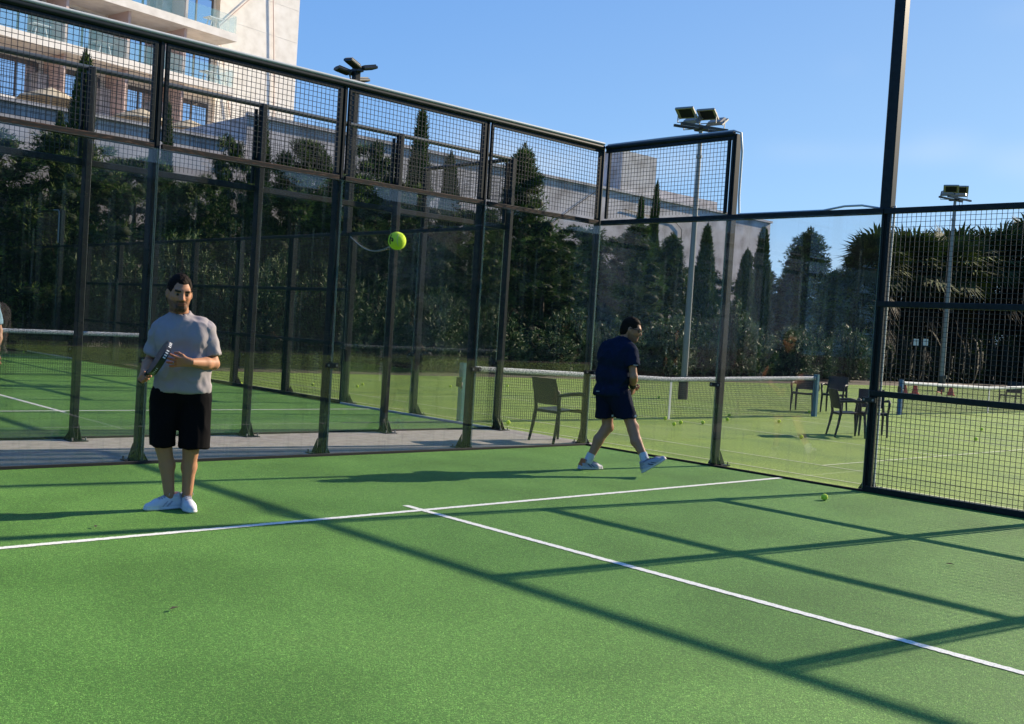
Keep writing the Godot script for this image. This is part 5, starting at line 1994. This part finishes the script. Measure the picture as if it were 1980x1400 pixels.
	var l := Transform3D(frame_of(Vector3(0.05, 1, 0), Vector3(0.45, 0, 0.89)), Vector3(-0.010, 0.0, 0.0))
	l.basis = frame_of(Vector3.UP, Vector3(-0.45, 0, -0.89))
	part("shoe", shoe(l, up, Color(0.50, 0.48, 0.46), Color(0.36, 0.11, 0.03), dark, 1.0), M.painted, o).set_meta("label", "rear shoe with orange heel")
	var fr := frame_of(Vector3(-0.55, 0.82, 0).normalized(), Vector3(-0.12, 0, -1))
	part("shoe", shoe(Transform3D(fr, Vector3(0.655, 0.095, 0.290)), up, Color(0.50, 0.48, 0.46), up * 0.8, dark, 1.0), M.painted, o).set_meta("label", "front shoe with toe lifted")
	var rk := racket("black padel racket held low in front of the man in navy", o.transform * (grip + Vector3(-0.06, -0.004, 0.05)), o.transform.basis * Vector3(-0.52, 0.42, -0.74).normalized(), o.transform.basis * Vector3(0.3, 1, 0.1))
	rk.set_meta("group", "padel rackets in the players' hands")

func edge_player() -> void:
	var o := thing("person", "person at the left edge on the second court, bare arm and blue sleeve showing", "person", Vector3(-6.40, 0.004, -3.70), deg_to_rad(-17))
	var skin := Color(0.387, 0.224, 0.155)
	var mb := MB.new()
	var f := Field.new(Vector3(-0.36, 0.0, -0.22), Vector3(0.36, 1.56, 0.26), 0.014)
	f.cap(Vector3(0, 1.36, -0.01), Vector3(0, 1.50, 0.015), 0.060, 0.054, 0.03)
	f.cap(Vector3(-0.12, 1.33, 0), Vector3(0.12, 1.33, 0), 0.09, 0.09, 0.05)
	f.cap(Vector3(0, 1.25, 0), Vector3(0, 0.9, 0), 0.12, 0.12, 0.05)
	arm(f, Vector3(-0.17, 1.34, 0), Vector3(-0.23, 1.06, -0.02), Vector3(-0.22, 0.83, 0.06))
	arm(f, Vector3(0.17, 1.34, 0), Vector3(0.235, 1.06, -0.02), Vector3(0.232, 0.83, 0.06))
	leg(f, Vector3(-0.09, 0.86, 0), Vector3(-0.10, 0.47, 0.02), Vector3(-0.11, 0.09, -0.01), Vector3(0, 0, 1))
	leg(f, Vector3(0.09, 0.86, 0), Vector3(0.10, 0.47, 0.02), Vector3(0.11, 0.09, -0.01), Vector3(0, 0, 1))
	f.put(mb, Transform3D.IDENTITY, func(_p: Vector3) -> Color: return skin)
	var head := Transform3D(Basis(Vector3.UP, 0.3), Vector3(0, 1.57, 0.03))
	head_into(mb, head, skin, Color(0.03, 0.02, 0.015), 0.3, 17)
	hand_into(mb, Transform3D(frame_of(Vector3(0, -1, 0.1), Vector3(0, 0.1, 1), true), Vector3(-0.22, 0.825, 0.062)), skin, [0.3, 0.35, 0.4, 0.45], 0.15, 0.3)
	hand_into(mb, Transform3D(frame_of(Vector3(0, -1, 0.1), Vector3(0, 0.1, 1), false), Vector3(0.232, 0.825, 0.062)), skin, [0.3, 0.35, 0.4, 0.45], 0.15, 0.3)
	part("body", mb, M.skin, o)
	part("hair", hair_mesh(head, 0.2, 0.006, 19), M.hair_dark, o)
	var push := cloth(5.5, 0.009, 55, Vector3(1.0, 0.6, 1.0))
	f = Field.new(Vector3(-0.27, 0.80, -0.22), Vector3(0.27, 1.47, 0.22), 0.010)
	f.cap(Vector3(-0.13, 1.335, -0.01), Vector3(0.13, 1.335, -0.01), 0.078, 0.078, 0.05)
	f.cap(Vector3(-0.05, 1.2, 0), Vector3(0.05, 1.2, 0), 0.142, 0.142, 0.06, Vector3(1, 1, 1.2))
	f.cap(Vector3(-0.045, 0.9, 0), Vector3(0.045, 0.9, 0), 0.138, 0.138, 0.06, Vector3(1, 1, 1.15))
	f.half(Vector3.DOWN, Vector3(0, 0.84, 0))
	f.half(Vector3.UP, Vector3(0, 1.42, 0))
	mb = MB.new()
	f.put(mb, Transform3D.IDENTITY, white, push)
	sleeve(mb, Vector3(-0.158, 1.335, 0), Vector3(-0.205, 1.13, -0.01), 0.078, 0.066, push)
	sleeve(mb, Vector3(0.158, 1.335, 0), Vector3(0.208, 1.13, -0.01), 0.078, 0.066, push)
	part("shirt", mb, M.shirt_blue, o)
	f = Field.new(Vector3(-0.26, 0.44, -0.2), Vector3(0.26, 0.95, 0.2), 0.011)
	f.cap(Vector3(-0.07, 0.84, 0), Vector3(0.07, 0.84, 0), 0.125, 0.125, 0.05)
	f.cap(Vector3(-0.095, 0.78, 0), Vector3(-0.105, 0.45, 0.01), 0.108, 0.092, 0.03)
	f.cap(Vector3(0.095, 0.78, 0), Vector3(0.105, 0.45, 0.01), 0.108, 0.092, 0.03)
	f.half(Vector3.DOWN, Vector3(0, 0.50, 0))
	mb = MB.new()
	f.put(mb, Transform3D.IDENTITY, white, cloth(4.5, 0.009, 66, Vector3(1, 0.4, 1)))
	part("shorts", mb, M.shorts_black, o)
	for s in [-1.0, 1.0]:
		part("shoe", shoe(Transform3D(Basis(Vector3.UP, 0.15 * s), Vector3(0.11 * s, 0, -0.01)), Color(0.5, 0.5, 0.52), Color(0.6, 0.6, 0.6), Color(0.5, 0.5, 0.52), Color(0.3, 0.3, 0.32), 0.0), M.painted, o)

# ------------------------------------------------------------------ balls, cones, signs
func small_things() -> void:
	# the ball in the air, its mark turned towards the net
	var o := thing("tennis_ball", "bright yellow-green ball in mid-air with a black mark on it", "ball", Vector3(-7.79, 1.749, 6.129))
	o.basis = Basis(Vector3(0.7294341, 0.06307354, 0.68113701), Vector3(-0.02557794, 0.99755853, -0.0649827), Vector3(-0.68357272, 0.02997852, 0.7292665)).orthonormalized()
	var R := 0.0332
	var mb := MB.new()
	mb.ball(Vector3.ZERO, Vector3.ONE * R, 20, 32)
	part("felt", mb, M.ball_felt, o)
	# loose fibres standing off the felt
	mb = MB.new()
	rng.seed = 9
	for i in 2600:
		var u := rv().normalized()
		leaf(mb, u * R, (u + rv() * 0.9).normalized(), rng.randf_range(0.002, 0.0045), 0.0006, Color.WHITE)
	part("fuzz", mb, M.ball_felt, o, "stuff")
	var on := func(x: float, y: float) -> Vector3:
		return Vector3(x, y, sqrt(maxf(0.02, 1.0 - x * x - y * y))) * (R + 0.0002)
	mb = MB.new()
	var stroke := []
	for e in [[-0.52, 0.64], [-0.62, 0.42], [-0.69, 0.18], [-0.715, -0.05], [-0.70, -0.25], [-0.67, -0.42]]:
		stroke.append(on.call(e[0], e[1]))
	mb.tube(stroke, [0.0014, 0.0021, 0.0026, 0.0027, 0.0025, 0.0018], 8)
	stroke = []
	for e in [[-0.70, 0.10], [-0.60, 0.23], [-0.46, 0.20], [-0.37, 0.06], [-0.38, -0.10], [-0.46, -0.16], [-0.52, -0.06], [-0.50, 0.03]]:
		stroke.append(on.call(e[0], e[1]))
	mb.tube(stroke, [0.0018, 0.0022, 0.0025, 0.0026, 0.0026, 0.0023, 0.0020, 0.0014], 8)
	part("mark", mb, M.ink_black, o)
	mb = MB.new()
	stroke = []
	for i in 15:
		var t := lerpf(-0.75, 0.75, i / 14.0)
		stroke.append(on.call(0.10 + 0.32 * t * t + 0.05 * t, t * 0.95))
	mb.tube(stroke, 0.0011, 6)
	part("seam", mb, M.ball_seam, o)
	# balls lying about
	mb = MB.new()
	mb.ball(Vector3.ZERO, Vector3.ONE * 0.033, 10, 16)
	var round_ := mb.mesh()
	mb = MB.new()
	for s in [-1.0, 1.0]:
		var pts := []
		for i in 17:
			var a := TAU * i / 16.0
			var u := Vector3(cos(a) * 0.72, 0.55 * s + 0.28 * cos(2.0 * a) * s, sin(a) * 0.72).normalized()
			pts.append(u * 0.0332)
		mb.tube(pts, 0.0011, 5, false)
	var seam := mb.mesh()
	var balls := [
		[-1.03, 4.08, "yellow ball on the near court by the side wall's thick dark post"],
		[-0.43, -20.23, "yellow ball at the far end of the second court"],
		[0.30, -9.73, "yellow ball against the second court's side mesh, beside a post"],
		[0.90, -8.93, "yellow ball seen through the side mesh, left one of two"],
		[1.97, -9.71, "yellow ball seen through the side mesh, right one of two"],
		[2.90, -9.42, "left ball of the close pair beyond the second court's glass"],
		[3.48, -10.06, "right ball of the close pair beyond the second court's glass"],
		[5.79, -9.77, "yellow ball left of the blue net post"],
		[3.89, -13.9, "yellow ball at the hedge's foot beyond the side mesh"],
		[0.83, -2.40, "yellow ball in front of the net just left of the nearest chair"],
		[8.02, -10.19, "far ball seen through the middle net above the nearest chair"],
		[10.18, -7.02, "far ball behind the middle net, left of the floodlight pole's foot"],
		[4.06, -1.74, "first ball from the left in the row before the middle net's strap"],
		[4.49, -1.93, "second ball from the left in the row before the middle net's strap"],
		[5.03, -1.86, "third ball in the row before the middle net, left of the grey post"],
		[6.30, -2.24, "nearer ball of the pair just right of the grey post"],
		[7.31, -2.91, "farther ball of the pair just right of the grey post"],
		[7.28, -1.75, "lone ball on the turf below the man's reflection in the glass"],
		[4.77, 0.27, "ball lying on a worn line left of the turned armchair"],
		[8.73, 1.37, "nearer ball seen through the right-hand mesh"],
		[11.59, 0.27, "farther ball seen through the right-hand mesh"],
		[11.0, -3.35, "ball under the armchair by the middle net's end post"],
		[4.9, -2.6, "ball lying under the middle net's centre strap"],
	]
	var first: Node3D = null
	for i in balls.size():
		var e: Array = balls[i]
		var at := Vector3(e[0], 0.036, e[1])
		if first == null:
			first = thing("tennis_ball", e[2], "ball", at, 0.0, "yellow balls lying on the courts")
			part("felt", round_, M.ball_felt, first)
			part("seam", seam, M.ball_seam, first)
		else:
			copy(first, e[2], at, i * 1.1)
	# traffic cones beyond the right-hand net
	var cf: Node3D = null
	for e in [[27.6, -9.35, "left cone of the red pair beside the right-hand net's blue post"], [28.15, -9.2, "right cone of the red pair beside the right-hand net's blue post"], [30.0, -8.66, "red cone standing alone right of the far floodlight pole"]]:
		if cf == null:
			cf = thing("traffic_cone", e[2], "cone", Vector3(e[0], 0.004, e[1]), 0.0, "red cones on the tennis turf")
			mb = MB.new()
			mb.lathe([Vector2(0.13, 0.02), Vector2(0.035, 0.42), Vector2(0.0, 0.425)], 14)
			part("cone", mb, M.cone_red, cf)
			mb = MB.new()
			mb.box(Vector3(0, 0.012, 0), Vector3(0.32, 0.024, 0.32))
			part("base", mb, M.cone_red, cf)
		else:
			copy(cf, e[2], Vector3(e[0], 0.004, e[1]), 0.4)
	var hu := thing("training_hurdle", "low red training hurdle beside the lone cone", "hurdle", Vector3(29.2, 0.004, -8.75), 0.2)
	mb = MB.new()
	mb.tube([Vector3(-0.35, 0.02, 0), Vector3(-0.34, 0.20, 0)], 0.02, 8)
	mb.tube([Vector3(0.35, 0.02, 0), Vector3(0.34, 0.20, 0)], 0.02, 8)
	part("leg", mb, M.cone_red, hu)
	mb = MB.new()
	mb.tube([Vector3(-0.36, 0.14, 0), Vector3(0.36, 0.08, 0)], 0.02, 8)
	part("bar", mb, M.cone_red, hu)
	# two pale plates hung on the dark hedge
	for e in [[41.1, 2.14, "left one of two small pale plates on the dark hedge"], [42.15, 2.18, "right one of two small pale plates on the dark hedge"]]:
		var t := thing("number_plate", e[2], "sign", Vector3(e[0], e[1], -15.6), -0.3, "pale plates on the hedge")
		mb = MB.new()
		mb.box(Vector3(0, 0, 0), Vector3(0.34, 0.34, 0.02))
		part("plate", mb, M.cable_grey, t)
		mb = MB.new()
		mb.box(Vector3(0.0, 0.05, 0.012), Vector3(0.10, 0.03, 0.006))
		mb.box(Vector3(0.04, 0.0, 0.012), Vector3(0.03, 0.12, 0.006))
		part("figure", mb, M.lamp_dark, t)
		mb = MB.new()
		mb.tube([Vector3(0, -2.15, -0.03), Vector3(0, 0.17, -0.03)], 0.02, 6)
		part("stake", mb, M.lamp_dark, t)
	# dry leaves on the near turf
	var lf: Node3D = null
	for e in [[-7.86, 4.62, 0.3, "dry brown leaf on open turf in the lower left"], [-7.45, 2.62, 1.2, "dark bit of leaf just short of the service line"], [-2.9, 6.15, 2.2, "dark dry leaf on the turf at lower right"]]:
		var at := Vector3(e[0], 0.012, e[1])
		if lf == null:
			lf = thing("dry_leaf", e[3], "leaf", at, e[2], "dry leaves on the near court")
			mb = MB.new()
			for s in [-1.0, 1.0]:
				mb.tri(Vector3(-0.03, 0.004, 0), Vector3(0.035, 0.006, 0), Vector3(0, 0.012, 0.011 * s), Vector3.UP)
			part("blade", mb, M.bark, lf)
		else:
			copy(lf, e[3], at, e[2])
